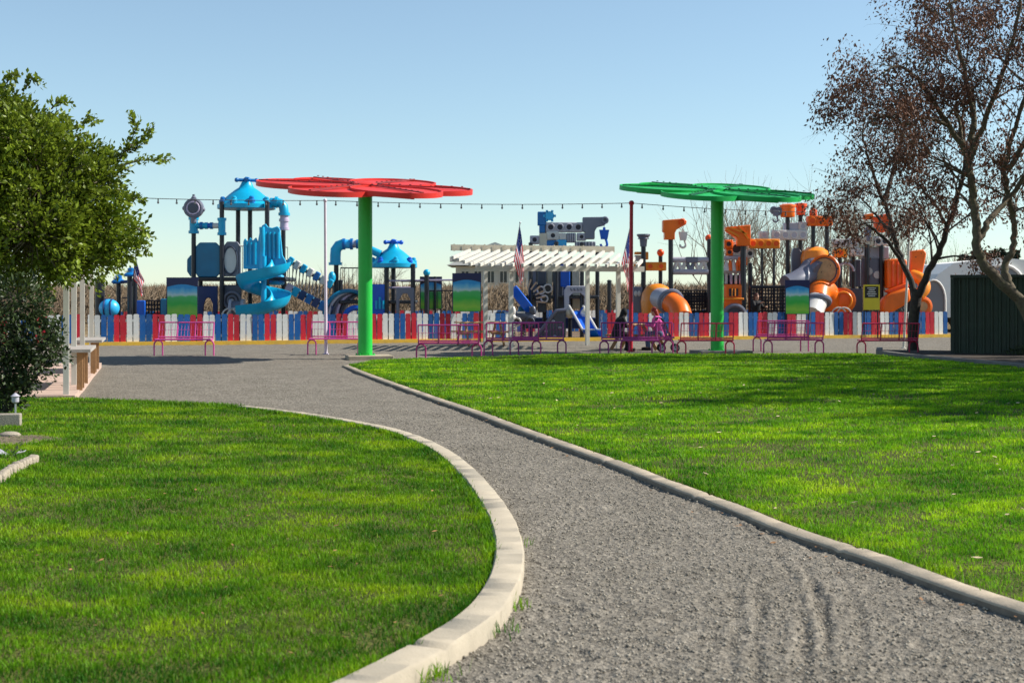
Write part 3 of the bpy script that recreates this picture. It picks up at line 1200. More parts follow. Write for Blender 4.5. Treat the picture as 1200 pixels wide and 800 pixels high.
# ---- shrub under it
def shrub(name, label, base, lobes, Y, n, size, material, cat='shrub', lights=None):
    r = thing(name, label, cat, base)
    st = MB()
    cs, ds = [], []
    b = Vector(base)
    for (px, py, rr, dy) in lobes:
        c = P(px, py, Y + dy)
        R = rr * Y / FP
        st.tube(catmull([b, b.lerp(c, .5) + Vector((random.gauss(0, .05), 0, .05)), c], 4), [.022 - .0015 * i for i in range(9)], n=5)
        for k in range(int(n * (rr / 40) ** 2) + 6):
            d = Vector((random.gauss(0, 1), random.gauss(0, 1), random.gauss(0, 1))).normalized()
            q = c + d * R * (.55 + .55 * random.random())
            if random.random() < .45:
                st.tube([c + d * R * .2, q], [.006, .002], n=3, cap=False)
            for _ in range(random.randint(5, 10)):
                cs.append((q + Vector((random.gauss(0, .05), random.gauss(0, .05), random.gauss(0, .05))))[:])
                ds.append((d + Vector((0, 0, .2)))[:])
    st.build('stem', 'bark_dark', r, ang=80)
    leaf_obj('foliage', cs, ds, size, .7, material, r, .55, .5)
    return r


random.seed(14)
bz = G(4, 492)
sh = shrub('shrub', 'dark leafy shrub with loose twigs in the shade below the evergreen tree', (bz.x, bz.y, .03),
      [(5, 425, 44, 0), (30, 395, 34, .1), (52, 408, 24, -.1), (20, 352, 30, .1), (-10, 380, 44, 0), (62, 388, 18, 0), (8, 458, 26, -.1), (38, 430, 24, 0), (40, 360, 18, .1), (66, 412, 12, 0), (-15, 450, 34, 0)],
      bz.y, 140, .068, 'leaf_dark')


# ---- far background
def orchard():
    n = 120000
    y = 66 + 55 * rng.random(n) ** .8
    x = (rng.random(n) * 2 - 1) * (.42 * y + 4)
    # rows run away from the view
    x = np.round(x / 2.6) * 2.6 + .55 * rng.standard_normal(n)
    top = 2.0 + .45 * fbm(x * .25, y * .25, 91) + .25 * rng.random(n) + .006 * (y - 66)
    z0 = .2 + (top - .5) * rng.random(n) * .9
    L = .25 + .5 * rng.random(n)
    z1 = np.minimum(z0 + L, top)
    w = .022 + .028 * rng.random(n)
    dx, dy = .30 * rng.standard_normal(n), .30 * rng.standard_normal(n)
    v0 = np.stack([x - w, y, z0], 1)
    v1 = np.stack([x + w * .5, y + w, z0], 1)
    v2 = np.stack([x + w, y - w * .6, z0], 1)
    v3 = np.stack([x + dx, y + dy, z1], 1)
    V = np.stack([v0, v1, v2, v3], 1).reshape(-1, 3)
    o4 = 4 * np.arange(n)[:, None]
    F = (o4 + np.array([[0, 1, 3, 1, 2, 3, 2, 0, 3]])).ravel()
    o = mesh_np('orchard', V, F, 'orchard', sizes=np.full(3 * n, 3))
    props(o, 'brown bare vineyard and brush stretching across the field behind the playground', 'orchard', kind='stuff')


orchard()


def bare_tree(label, px, Y, top_py, seed, wide=.3, nb=9):
    random.seed(seed)
    x = X(px, Y)
    h = Z(top_py, Y)
    r = thing('bare_tree', label, 'tree', (x, Y, -.1), 'bare trees behind the orange structures')
    m = MB()
    m.tube([(x, Y, -.1), (x + .05, Y, h * .15), (x, Y, h * .3)], [.13, .11, .09], n=7)
    tips = []
    for k in range(nb):
        a = k * 2.4 + random.random()
        s = wide * (.4 + .8 * random.random())
        d = Vector((math.cos(a) * s, math.sin(a) * s, 1)).normalized()
        branch(m, tips, Vector((x, Y, h * (.08 + .22 * random.random()))), d, h * (.42 + .2 * random.random()), .05, 1, 3, .10, -.01, (3, 5), .6)
    m.build('branches', 'twig', r, ang=80)
    return r


bt = [(842, 246, 'slim pale bare tree rising behind the green umbrella pole'), (872, 258, 'bare tree with whippy branches between the green pole and the netting'),
      (900, 236, 'tall bare tree behind the grey hanging pulley'), (930, 250, 'bare tree behind the white perforated beam'), (962, 262, 'bare tree behind the raised orange box on two posts'),
      (990, 228, 'tallest bare tree with upright whips right of the green umbrella'), (1020, 240, 'bare tree behind the grey and white blocks'), (1052, 268, 'bare tree half hidden by the brown leaning tree'),
      (1102, 300, 'low bare tree with fine twigs in front of the white tent')]
for k, (px, py, lab) in enumerate(bt):
    bare_tree(lab, px, 70 + (k * 37 % 9), py, 100 + k, .42 if k < 8 else .8, 10)
for k, (px, py, lab) in enumerate(((452, 318, 'small bare tree far behind the small blue dome'), (398, 322, 'wispy bare tree far behind the curved blue pipe'))):
    bare_tree(lab, px, 95 + 4 * k, py, 130 + k, .4, 8)


def conifer(px, Y, top, label, seed):
    random.seed(seed)
    x, h = X(px, Y), Z(top, Y)
    r = thing('conifer_tree', label, 'tree', (x, Y, -.1), 'far dark conifers behind the white tent')
    m = MB()
    m.tube([(x, Y, -.1), (x, Y, h)], [.25, .04], n=6)
    m.build('trunk', 'bark', r)
    cs, ds = [], []
    for _ in range(700):
        t = random.random() ** .8
        z = h * (.12 + .88 * t)
        rr = (1 - t) * h * .22 + .15
        a = random.random() * 6.28
        q = rr * random.random() ** .5
        cs.append((x + q * math.cos(a), Y + q * math.sin(a), z))
        ds.append((math.cos(a), math.sin(a), -.1))
    leaf_obj('crown', cs, ds, .55, .6, 'conifer', r, .5)


for k, (px, tp) in enumerate(((1132, 296), (1146, 289), (1158, 293), (1171, 288), (1187, 292))):
    conifer(px, 120 + 3 * k, tp + 4, ['low dark conifer left of the row above the white tent', 'pointed dark conifer second from the left above the white tent',
            'dark conifer in the middle of the row above the white tent', 'taller dark conifer right of the middle above the white tent',
            'dark conifer at the right end of the row above the white tent'][k], 60 + k)
# ================================================================= site furniture
random.seed(2)


def dec(n):
    return n


# ---- picket fences
def picket_mesh(key, seed):
    m = MB()
    w, t, h0, h1 = .178, .022, .09, 1.02
    c = .03
    m.prism([(-w / 2, h0), (w / 2, h0), (w / 2, h1 - c), (w / 2 - c, h1), (-w / 2 + c, h1), (-w / 2, h1 - c)], -t / 2, t / 2)
    o = m.build('picket', key, smooth=False)
    me = o.data
    bpy.data.objects.remove(o)
    return me


PM = [picket_mesh(k, 0) for k in ('fence_white', 'fence_blue', 'fence_red')]


def fence(t0, t1, off, phase, label, slats=True):
    base = FL(t0, off)
    r = thing('picket_fence', label, 'fence', base)
    n = int((t1 - t0) / .2063)
    for i in range(n):
        o = bpy.data.objects.new('picket', PM[((i + phase) // 2) % 3])
        C.objects.link(o)
        o.parent = r
        p = FL(t0 + .2063 * (i + .5), off) - base
        o.location = (p.x, p.y, random.uniform(-.012, .012))
        o.rotation_euler = (random.gauss(0, .008), random.gauss(0, .006), .314 + random.gauss(0, .01))
        o.scale = (random.uniform(.95, 1.02), 1, random.uniform(.985, 1.01))
    for z in (.3, .82):
        m = MB()
        m.bar(FL(t0, off + .045, z), FL(t0 + n * .2063, off + .045, z), .05, .09)
        m.build('rail', 'fence_white', r, smooth=False)
    for k in range(int((t1 - t0) / 2.4) + 1):
        m = MB()
        p = FL(t0 + .1 + 2.4 * k, off + .115, .48)
        m.box(p, (.09, .09, 1.0), Matrix.Rotation(.314, 3, 'Z'))
        m.build('post', 'fence_white', r, smooth=False)
    return r


fence(0, 14.45, 0, 0, 'red white and blue picket fence in front of the blue pipe structure')
fence(18.15, 33.2, 0, 3, 'red white and blue picket fence in front of the orange structures')
fence(1.0, 18.0, 10.2, 1, 'far picket fence in red white and blue behind the blue structure')
fence(18.0, 30.0, 10.2, 1, 'far picket fence in red white and blue behind the orange structures')

m = MB()
m.bar(FL(-.2, -.06, .035), FL(34.0, -.06, .035), .17, .17)
m.build('kerb_rail', 'yellow_paint', smooth=False)
o = C.objects['kerb_rail']
o.name = 'yellow_kerb'
props(o, 'long yellow painted kerb along the foot of the picket fence', 'kerb')
# pavilion-side fence piece left of the slab
fence(-6.2, -.05, 0.02, 0, 'short picket fence seen through the white porch posts at the left')


# ---- flower shaped umbrellas
def umbrella(label, px, py, canopy, pole, rib, rim_z=4.42, tilt=.146, roll=.045):
    Y = FP * CH / (py - HZ)
    x = X(px, Y)
    r = thing('flower_umbrella', label, 'umbrella', (x, Y, 0), 'flower shaped shade umbrellas')
    m = MB()
    m.lathe([(.185, .05), (.185, .5), (.183, rim_z - .5), (.183, rim_z - .06)], (x, Y, 0), 32)
    m.build('pole', pole, r)
    m = MB()
    m.lathe([(.26, .09), (.26, .115), (.19, .12)], (x, Y, 0), 32)
    for k in range(6):
        a = k * PI / 3
        m.lathe([(.018, .115), (.018, .15)], (x + .225 * math.cos(a), Y + .225 * math.sin(a), 0), 6)
    m.build('base_plate', pole, r)
    c = Vector((x, Y, rim_z))
    R = Matrix.Rotation(roll, 3, 'Y') @ Matrix.Rotation(tilt, 3, 'X')
    for k in range(6):
        a = k * PI / 3 + .12
        pc = Vector((1.52 * math.cos(a), 1.52 * math.sin(a), .035 * (k % 2)))
        m = MB()
        n = 48
        rx, ry = 1.27, 1.12
        ca, sa = math.cos(a), math.sin(a)

        def rot(p):
            return c + R @ (pc + Vector((p[0] * ca - p[1] * sa, p[0] * sa + p[1] * ca, p[2])))
        rings = [(1, -.065), (1, .065), (.965, .065), (.965, .02), (.5, .035), (.01, .04)]
        under = [(1, -.065), (.965, -.065), (.965, -.02), (.01, -.005)]
        V, F = [], []
        for (q, z) in rings:
            for j in range(n):
                an = 2 * PI * j / n
                V.append(rot((rx * q * math.cos(an), ry * q * math.sin(an), z)))
        for i in range(len(rings) - 1):
            for j in range(n):
                j2 = (j + 1) % n
                F.append((i * n + j, i * n + j2, (i + 1) * n + j2, (i + 1) * n + j))
        b0 = len(V)
        for (q, z) in under:
            for j in range(n):
                an = 2 * PI * j / n
                V.append(rot((rx * q * math.cos(an), ry * q * math.sin(an), z)))
        for i in range(len(under) - 1):
            for j in range(n):
                j2 = (j + 1) % n
                F.append((b0 + i * n + j2, b0 + i * n + j, b0 + (i + 1) * n + j, b0 + (i + 1) * n + j2))
        m.add(V, F)
        pet = m.build('petal', canopy, r)
        m = MB()
        m.bar(c + R @ Vector((.15 * ca, .15 * sa, .10)), c + R @ Vector((2.72 * ca, 2.72 * sa, .075 + .035 * (k % 2))), .07, .03)
        for q in range(9):
            t = .35 + q * .27
            m.lathe([(.03, 0), (.03, .02)], c + R @ Vector((t * ca, t * sa, .115)), 6, R)
        m.build('rib', rib, pet)
        m = MB()
        m.bar(c + R @ Vector((.12 * ca, .12 * sa, -.16)), c + R @ Vector((2.3 * ca, 2.3 * sa, -.06)), .08, .07)
        m.build('arm', canopy, pet)
    m = MB()
    m.lathe([(.24, -.2), (.3, -.1), (.3, .12), (.12, .17)], c, 24, R)
    m.build('hub', canopy, r)
    s = thing('concrete_footing', 'concrete footing slab under the ' + ('red' if canopy == 'umb_red' else 'green') + ' flower umbrella', 'slab', (x, Y, 0))
    m = MB()
    Rz = Matrix.Rotation(.2, 3, 'Z')
    w = 1.15 if canopy == 'umb_red' else 1.5
    m.box((x + .1, Y, .04), (w, 1.1, .12), Rz)
    bm_o = m.build('slab', 'concrete_path' if canopy == 'umb_red' else 'concrete_dark', s, smooth=False)
    bv = bm_o.modifiers.new('bevel', 'BEVEL')
    bv.width = .015
    bv.segments = 2


umbrella('red flower-shaped shade canopy on a green pole at the end of the gravel path', 428, 420.5, 'umb_red', 'pole_green', 'rib_red')
umbrella('green flower-shaped shade canopy on a green pole beyond the right lawn', 840.5, 414.5, 'umb_green', 'pole_green', 'rib_green', rim_z=4.55)


# ---- benches (wire seat and back, looped legs)
def bench_meshes(L, key):
    parts = []
    r = .019
    m = MB()   # seat
    for y in (-.21, .21):
        m.tube([(-L / 2, y, .44), (L / 2, y, .44)], r, 8)
    for x in (-L / 2, L / 2):
        m.tube([(x, -.21, .44), (x, .21, .44)], r, 8)
    n = int(L / .035)
    for i in range(1, n):
        x = -L / 2 + L * i / n
        m.tube([(x, -.21, .44), (x, .21, .44)], .005, 4)
    for y in (-.14, -.07, 0, .07, .14):
        m.tube([(-L / 2, y, .437), (L / 2, y, .437)], .005, 4)
    parts.append(('seat', m))
    m = MB()   # back, leaning to +y
    def bp(x, t):
        return (x, .23 + .13 * t, .50 + .40 * t)
    for t in (0, 1):
        m.tube([bp(-L / 2, t), bp(L / 2, t)], r, 8)
    for i in range(4):
        x = -L / 2 + L * i / 3
        m.tube([(x, .21, .44), bp(x, 0), bp(x, 1)], r * .9, 8)
    n = int(L / .085)
    for i in range(1, n):
        x = -L / 2 + L * i / n
        m.tube([bp(x, 0), bp(x, 1)], .0045, 4)
    for t in (.5,):
        m.tube([bp(-L / 2, t), bp(L / 2, t)], .0045, 4)
    parts.append(('backrest', m))
    for sx in (-1, 1):
        m = MB()
        x0 = sx * (L / 2 - .05)
        pts = [(x0 - .115, 0, 0)] + [(x0 - .115 * math.cos(a), 0, .30 + .115 * math.sin(a)) for a in [PI * k / 10 for k in range(11)]] + [(x0 + .115, 0, 0)]
        m.tube(pts, .021, 8)
        m.tube([(x0, -.2, .43), (x0, .2, .43)], .02, 8)
        m.tube([(x0, -.02, .41), (x0, .02, .43)], .02, 6)
        parts.append(('leg', m))
    return parts


BENCH = {}


def bench(label, px0, px1, py, key, face, L=None, rz=0.0):
    Y = FP * CH / (py - HZ)
    x = X((px0 + px1) / 2, Y)
    L = L or (px1 - px0) * Y / FP
    kk = (round(L, 1), key)
    if kk not in BENCH:
        r = thing('wire_bench', label, 'bench', (0, 0, 0), 'coloured wire benches')
        for nm, m in bench_meshes(kk[0], key):
            m.build(nm, key, r)
        BENCH[kk] = r
    else:
        r = copy_tree(BENCH[kk])
        r['label'] = label
    r.location = (x, Y, 0)
    r.rotation_euler = (0, 0, (0 if face > 0 else PI) + rz)
    return r


bench('pink wire bench alone in front of the left fence below the green poster', 184, 247, 416.5, 'pink', 1)
bench('pink wire bench between the lilac light pole and the red umbrella pole', 374, 416, 415.5, 'pink', 1, L=1.5)
bench('magenta wire bench at the lawn edge in front of the wooden picnic table', 492, 560, 422.5, 'magenta', -1)
bench('magenta wire bench overlapping the front post of the white pergola', 571, 630, 417.5, 'magenta', -1)
bench('purple wire bench in front of the small blue slide', 600, 661, 416.5, 'purple', 1)
bench('purple wire bench beside the seated figure in black', 706, 771, 417.8, 'purple', 1)
bench('magenta wire bench behind the red pole next to the figure in pink', 730, 786, 416.2, 'magenta', -1)
bench('red wire bench partly behind the green umbrella pole', 796, 858, 417.8, 'bench_red', -1)
bench('magenta wire bench standing further back of the pair below the netting', 886, 944, 411.5, 'magenta', -1)
bench('magenta wire bench standing nearer of the pair below the netting', 897, 963, 416.8, 'magenta', -1)
bench('red wire bench next to the trunk in the planting bed', 1008, 1072, 418, 'bench_red', -1)


# ---- poles with string lights
def pole(name, label, px_b, py_b, px_t, py_t, r, key, cat='pole'):
    Y = FP * CH / (py_b - HZ)
    a, b = Vector((X(px_b, Y), Y, 0)), P(px_t, py_t, Y)
    o = thing(name, label, cat, a)
    m = MB()
    m.tube([a, a.lerp(b, .35), b], [r, r * .95, r * .8], 12)
    m.build('shaft', key, o)
    m = MB()
    m.lathe([(r * 1.9, 0), (r * 1.9, .02), (r * 1.1, .03)], a, 12)
    m.build('base_plate', key, o)
    m = MB()
    m.sphere(b, r * 1.25, 10, 6)
    m.build('cap', key, o)
    return b


b1 = pole('light_pole', 'tall slim lilac pole left of the red umbrella pole', 382, 415, 381, 235, .045, 'pole_lilac')
b2 = pole('light_pole', 'tall red pole in front of the pergola with the flag beside it', 739, 412, 740, 238, .065, 'crimson')
b3 = pole('light_pole', 'slim white pole leaning slightly left of the trunk in the planting bed', 1059, 408, 1067, 248, .04, 'white_paint')


def string_light(label, a, b, sag, n):
    r = thing('string_light', label, 'string lights', a, 'string lights above the yard')
    pts = []
    for i in range(25):
        t = i / 24
        p = Vector(a).lerp(Vector(b), t)
        p.z -= sag * 4 * t * (1 - t)
        pts.append(p)
    m = MB()
    m.tube(pts, .010, 5)
    m.build('cable', 'cable', r)
    for i in range(n):
        t = (i + .5) / n
        p = Vector(a).lerp(Vector(b), t)
        p.z -= sag * 4 * t * (1 - t)
        m = MB()
        m.lathe([(.016, -.01), (.018, -.055), (.014, -.06)], p, 8)
        m.cur = 1
        m.lathe([(.014, -.06), (.03, -.095), (.028, -.12), (.009, -.135)], p, 8)
        m.build('bulb', ['cable', 'bulb'], r)


string_light('string of bulbs from the evergreen tree to the lilac pole', P(60, 228, 36), b1, .05, 15)
string_light('string of bulbs from the lilac pole to the red pole', b1, b2, .07, 15)
string_light('string of bulbs from the red pole past the green umbrella', b2, b3, .12, 14)

# ---- green shed
YS = 37.2
xs0, xs1, zt = X(1117, YS), X(1117, YS) + 3.6, Z(323, YS)
sh_ = thing('storage_shed', 'dark green corrugated metal shed behind the mossy tree at the right', 'shed', (xs0, YS, 0))
m = MB()
n = 18
prof = []
w = (xs1 - xs0)
for i in range(n):
    x0 = xs0 + w * i / n
    s = w / n
    prof += [(x0, YS + .05), (x0 + s * .55, YS + .05), (x0 + s * .68, YS), (x0 + s * .87, YS)]
prof += [(xs1, YS + .05), (xs1, YS + 2.6), (xs0, YS + 2.6)]
V = [(a, b, 0.02) for a, b in prof] + [(a, b, zt - .06) for a, b in prof]
k = len(prof)
F = [(i, (i + 1) % k, k + (i + 1) % k, k + i) for i in range(k)]
m.add(V, F)
m.build('wall', 'shed_green', sh_, smooth=False)
sh_.rotation_euler = (0, 0, -.33)
m = MB()
m.box(((xs0 + xs1) / 2, YS + 1.3, zt - .02), (w + .14, 2.8, .08))
m.build('roof', 'shed_trim', sh_, smooth=False)
for xx in (xs0 - .02, xs1 + .02):
    m = MB()
    m.box((xx, YS - .01, zt / 2 - .03), (.09, .09, zt - .08))
    m.build('corner_trim', 'shed_trim', sh_, smooth=False)

# planting bed in front of the shed
kb = [G(1031, 420), G(1060, 424), G(1120, 430), G(1200, 438), G(1330, 450)]
kb2 = [G(1031, 415), G(1331, 419)]
m = MB()
cc = densify(kb, .2)
for a, b in zip(kb[:-1], kb[1:]):
    m.bar(a + Vector((0, .08, .1)), b + Vector((0, .08, .1)), .16, .22)
m.bar(kb[0] + Vector((0, .08, .098)), kb2[0] + Vector((0, 0, .098)), .16, .21)
props(m.build('bed_kerb', 'concrete_dark', smooth=False), 'dark weathered concrete edging of the planting bed before the shed', 'kerb')
m = MB()
q = [(p.x, p.y + .1, .13) for p in kb] + [(p.x, p.y, .13) for p in kb2[::-1]]
m.add(q, [tuple(range(len(q)))])
props(m.build('planting_bed', 'bed_soil_shaded', smooth=False), kind='structure')
random.seed(31)
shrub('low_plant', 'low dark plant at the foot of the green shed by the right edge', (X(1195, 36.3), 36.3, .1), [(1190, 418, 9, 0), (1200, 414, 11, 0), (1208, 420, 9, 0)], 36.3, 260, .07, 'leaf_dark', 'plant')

# ---- white tent hall far right, and grey hoop tent
YT = 66
tn = thing('marquee_tent', 'large white marquee with a grey arched end behind the green shed', 'tent', (X(1170, YT), YT, 0))
m = MB()
m.pprism([(1086, 372), (1086, 342), (1100, 321), (1118, 308), (1175, 302), (1240, 308), (1262, 330), (1262, 372)], YT, 9)
m.build('cover', 'tent_white', tn, smooth=False)
m = MB()
m.pprism([(1146, 372)] + [(1174 - 26 * math.cos(a), 338 - 27 * math.sin(a)) for a in [PI * k / 12 for k in range(13)]] + [(1202, 372)], YT - .12, .1)
m.build('end_panel', 'tent_grey', tn, smooth=False)
m = MB()
m.ptube([(1146, 372, YT - .15)] + [(1174 - 27 * math.cos(a), 338 - 28 * math.sin(a), YT - .15) for a in [PI * k / 12 for k in range(13)]] + [(1202, 372, YT - .15)], .09, 6)
m.build('hoop', 'tent_white', tn)
YH = 63
hp = thing('hoop_shelter', 'small grey rounded shelter between the orange slide and the shed', 'shelter', (X(1095, YH), YH, 0))
m = MB()
m.pprism([(1076, 372)] + [(1094 - 14 * math.cos(a), 352 - 24 * math.sin(a)) for a in [PI * k / 12 for k in range(13)]] + [(1108, 372)], YH, 2.4)
m.build('cover', 'tent_grey', hp, smooth=False)
m = MB()
m.ptube([(1080, 372, YH - .05)] + [(1094 - 14 * math.cos(a), 352 - 24 * math.sin(a), YH - .05) for a in [PI * k / 12 for k in range(13)]] + [(1108, 372, YH - .05)], .05, 6)
m.build('hoop', 'tent_white', hp)

# ---- far house with cupola
YF = 125
fh = thing('farmhouse', 'pale house with a grey hipped roof and cupola far behind the pergola', 'house', (X(590, YF), YF, 0))
m = MB()
m.pbox(534, 312, 655, 352, YF, 9)
m.build('wall', 'siding', fh, smooth=False)
m = MB()
for i, px in enumerate((546, 566, 586, 606, 626, 645)):
    pass
for px in (541, 556, 571, 586, 604, 622, 640):
    w_ = MB()
    w_.pbox(px, 318, px + 8, 331, YF - .08, .1)
    wo = w_.build('window', 'window_dark', fh, smooth=False)
    f_ = MB()
    for (a, b, c_, d) in ((px - 1, 317, px + 9, 318), (px - 1, 331, px + 9, 332), (px - 1, 318, px, 331), (px + 8, 318, px + 9, 331), (px + 3.6, 318, px + 4.4, 331)):
        f_.pbox(a, b, c_, d, YF - .13, .1)
    f_.build('frame', 'white_paint', wo, smooth=False)
rf = MB()
xa, xb, za = X(524, YF), X(664, YF), Z(311, YF)
xc, xd, zb = X(552, YF), X(640, YF), Z(296, YF)
rf.add([(xa, YF - 1, za), (xb, YF - 1, za), (xb, YF + 10, za), (xa, YF + 10, za), (xc, YF + 4.5, zb), (xd, YF + 4.5, zb)],
       [(0, 1, 5, 4), (1, 2, 5), (2, 3, 4, 5), (3, 0, 4), (3, 2, 1, 0)])
rf.pbox(548, 296, 632, 300, YF + 1.5, 4)
ro = rf.build('roof', 'roof_grey', fh, smooth=False)
cu = MB()
cu.pbox(570, 289, 590, 298, YF + 3, 2)
cu.pprism([(566, 289), (594, 289), (581, 284), (579, 284)], YF + 2.6, 2.8)
cu.build('cupola', 'siding', ro, smooth=False)

# ---- white pergola, turned like the fence
A0 = Vector((-.03, 43.7, 0))
W_, L_ = 3.55, 2.7
pg = thing('pergola', 'white timber pergola with slatted sloping roof between the two umbrellas', 'pergola', A0)


def PGp(u, v, z):
    p = A0 + U * u + V_ * v
    return Vector((p.x, p.y, z))


zf, zr = 2.46, 2.80
for (u, v) in ((0, 0), (W_, 0), (0, L_), (W_, L_)):
    m = MB()
    R = Matrix.Rotation(.314, 3, 'Z')
    zt_ = zf + (zr - zf) * v / L_
    m.box(PGp(u, v, zt_ / 2), (.12, .12, zt_), R)
    m.build('post', 'white_paint', pg, smooth=False)
for v, z in ((-.12, zf + .02), (L_ + .1, zr + .02)):
    for dv in (-.075, .075):
        m = MB()
        m.bar(PGp(-1.15, v + dv, z), PGp(W_ + .8, v + dv, z), .045, .17)
        m.build('beam', 'white_paint', pg, smooth=False)
nr_ = 22
SH = 2.35
for i in range(nr_):
    u = -2.6 + i * .34
    t = min(1, max(.12, (W_ + 1.2 - u) / SH))
    m = MB()
    p0_, p1_ = PGp(u, -.75, zf + .10), PGp(u + SH, L_ + .95, zr + .34)
    t0 = 0 if u > -1.5 else (-1.5 - u) / SH
    if t0 > .8:
        continue
    if p0_.x > X(750, 43.3):
        continue
    m.bar(p0_.lerp(p1_, t0), p0_.lerp(p1_, t), .075, .10)
    m.build('rafter', 'white_paint', pg, smooth=False)
for v in (1.2,):
    zz = zf + .0 + (zr - zf + .24) * (v + .75) / (L_ + 1.7)
    m = MB()
    m.bar(PGp(-1.2, v, zz), PGp(W_ + 1.1, v, zz), .06, .08)
    m.build('purlin', 'white_paint', pg, smooth=False)
m = MB()
m.bar(PGp(-.9, L_ + .95, zr + .43), PGp(W_ + 1.35, L_ + .95, zr + .43), .05, .2)
for i in range(14):
    m.bar(PGp(-.8 + i * .35, L_ + .90, zr + .43), PGp(-.8 + i * .35, L_ + .905, zr + .43), .05, .24)
m.build('fascia', 'cream_paint', pg, smooth=False)


# ---- flags
def flag(label, top, pole_foot, droop, seed, L=1.35, H=.55, key_pole='galv', lean=0.0):
    random.seed(seed)
    top, foot = Vector(top), Vector(pole_foot)
    r = thing('flag', label, 'flag', foot, 'striped flags on slanted poles')
    m = MB()
    m.tube([foot, top + (top - foot).normalized() * .06], .014, 8)
    m.sphere(top + (top - foot).normalized() * .08, .03, 8, 6)
    m.build('flagpole', key_pole, r)
    ax = (foot - top).normalized()
    nu, nv = 26, 13
    V, F, MI = [], [], []
    side = Vector(droop)
    sub = 2
    for j in range(nv * sub + 1):
        v = j / (nv * sub)
        base = top + ax * (H * v)
        for i in range(nu + 1):
            u = i / nu
            d = Vector((side.x, side.y, side.z)).normalized()
            squeeze = 1 - .30 * min(1, u * 1.5)
            p = top + ax * (H * (.3 + (v - .3) * squeeze)) + d * (L * u)
            fold = math.sin(v * 9 + u * 3 + seed) * .055 * min(1, u * 3)
            p += Vector((fold * .35, fold, .02 * math.sin(u * 8 + v * 4)))
            V.append(p)
    m = MB()
    for j in range(nv * sub):
        for i in range(nu):
            a = j * (nu + 1) + i
            F.append((a, a + 1, a + nu + 2, a + nu + 1))
            st = j // sub
            MI.append(2 if (st < 7 and i < nu * .4) else (0 if st % 2 == 0 else 1))
    m.v, m.f, m.m = [tuple(p) for p in V], F, MI
    cl = m.build('cloth', ['flag_red', 'flag_white', 'flag_blue'], r, ang=80)
    # stars on both sides of the canton
    m = MB()
    def at(u, v, s):
        i, j = int(u * nu), int(v * nv * sub)
        p = V[j * (nu + 1) + i]
        e1 = (V[j * (nu + 1) + i + 1] - p).normalized()
        e2 = (V[(j + 1) * (nu + 1) + i] - p).normalized()
        n = e1.cross(e2).normalized()
        pts = []
        for k in range(10):
            rr = .022 if k % 2 == 0 else .009
            a = k * PI / 5
            pts.append(p + (e1 * math.cos(a) + e2 * math.sin(a)) * rr + n * s * .006)
        m.add(pts, [tuple(range(10))])
    for row in range(5):
        for col in range(6):
            for s in (-1, 1):
                at(.03 + .06 * col, .04 + .1 * row, s)
    m.build('stars', 'flag_white', cl, smooth=False)
    return r


pf = PGp(0, -.1, 2.35)
flag('drooping striped flag on the front left post of the pergola', P(609, 264, pf.y - .4), pf, (.16, .02, -1), 1, L=1.12, H=1.1)
pf = PGp(W_, -.1, 2.35)
flag('drooping striped flag on the right post of the pergola behind the red pole', P(738, 268, pf.y - .4), pf, (.10, .02, -1), 2.3, L=1.15, H=1.1)
pf = P(155, 335, 49.5)
flag('red striped flag beside the evergreen tree', P(159, 299, 49.5), pf, (.35, 0, -1), 4, L=.85, H=.8, key_pole='post_black')

# ---- porch at the left
near, far = G(88, 470.5), G(119, 430)
ux = (far - near).normalized()
vx = Vector((-ux.y, ux.x, 0))
pv = thing('porch', 'white posted porch with a pinkish slab beside the gravel path', 'porch', near)
m = MB()
a, b = near + ux * -.05, far
for zz in (0,):
    q = [a, b, b + vx * 3.6, a + vx * 3.6]
m.add([(p.x, p.y, -.05) for p in q] + [(p.x, p.y, .10) for p in q], [(0, 1, 5, 4), (1, 2, 6, 5), (2, 3, 7, 6), (3, 0, 4, 7), (4, 5, 6, 7)])
m.build('floor_slab', 'slab_pink', pv, smooth=False)
Lp = (far - near).length
tn_ = math.atan2(ux.y, ux.x)
for s, offv in ((.15, .14), (2.7, .16), (5.6, .16), (9.6, .16), (.15, 3.3), (5.2, 3.3)):
    p = near + ux * s + vx * offv
    m = MB()
    m.box((p.x, p.y, 1.42), (.085, .085, 2.64), Matrix.Rotation(tn_, 3, 'Z'))
    m.build('post', 'white_paint', pv, smooth=False)
for offv in (.16, 3.3):
    m = MB()
    m.bar(near + ux * -.2 + vx * offv + Vector((0, 0, 2.83)), far + vx * offv + Vector((0, 0, 2.83)), .1, .2)
    m.build('beam', 'white_paint', pv, smooth=False)
m = MB()
m.bar(near + ux * -.4 + vx * 1.73 + Vector((0, 0, 2.97)), far + ux * .2 + vx * 1.73 + Vector((0, 0, 2.97)), 3.9, .06)
m.build('roof', 'roof_grey', pv, smooth=False)
for s in (1.2, 6.3):
    m = MB()
    p0 = near + ux * s
    cb = thing('counter_shelf', 'grey plank counter on wooden legs at the ' + ('near' if s < 2 else 'far') + ' end of the porch', 'counter', p0)
    m.bar(p0 + vx * .1 + Vector((0, 0, .73)), p0 + ux * 2.2 + vx * .1 + Vector((0, 0, .73)), .55, .05)
    m.build('top', 'plank_grey', cb, smooth=False)
    for q in (.15, .75, 2.05):
        m = MB()
        pp = p0 + ux * q + vx * .0
        m.box((pp.x, pp.y, .40), (.07, .09, .62), Matrix.Rotation(tn_, 3, 'Z'))
        m.build('leg', 'wood', cb, smooth=False)

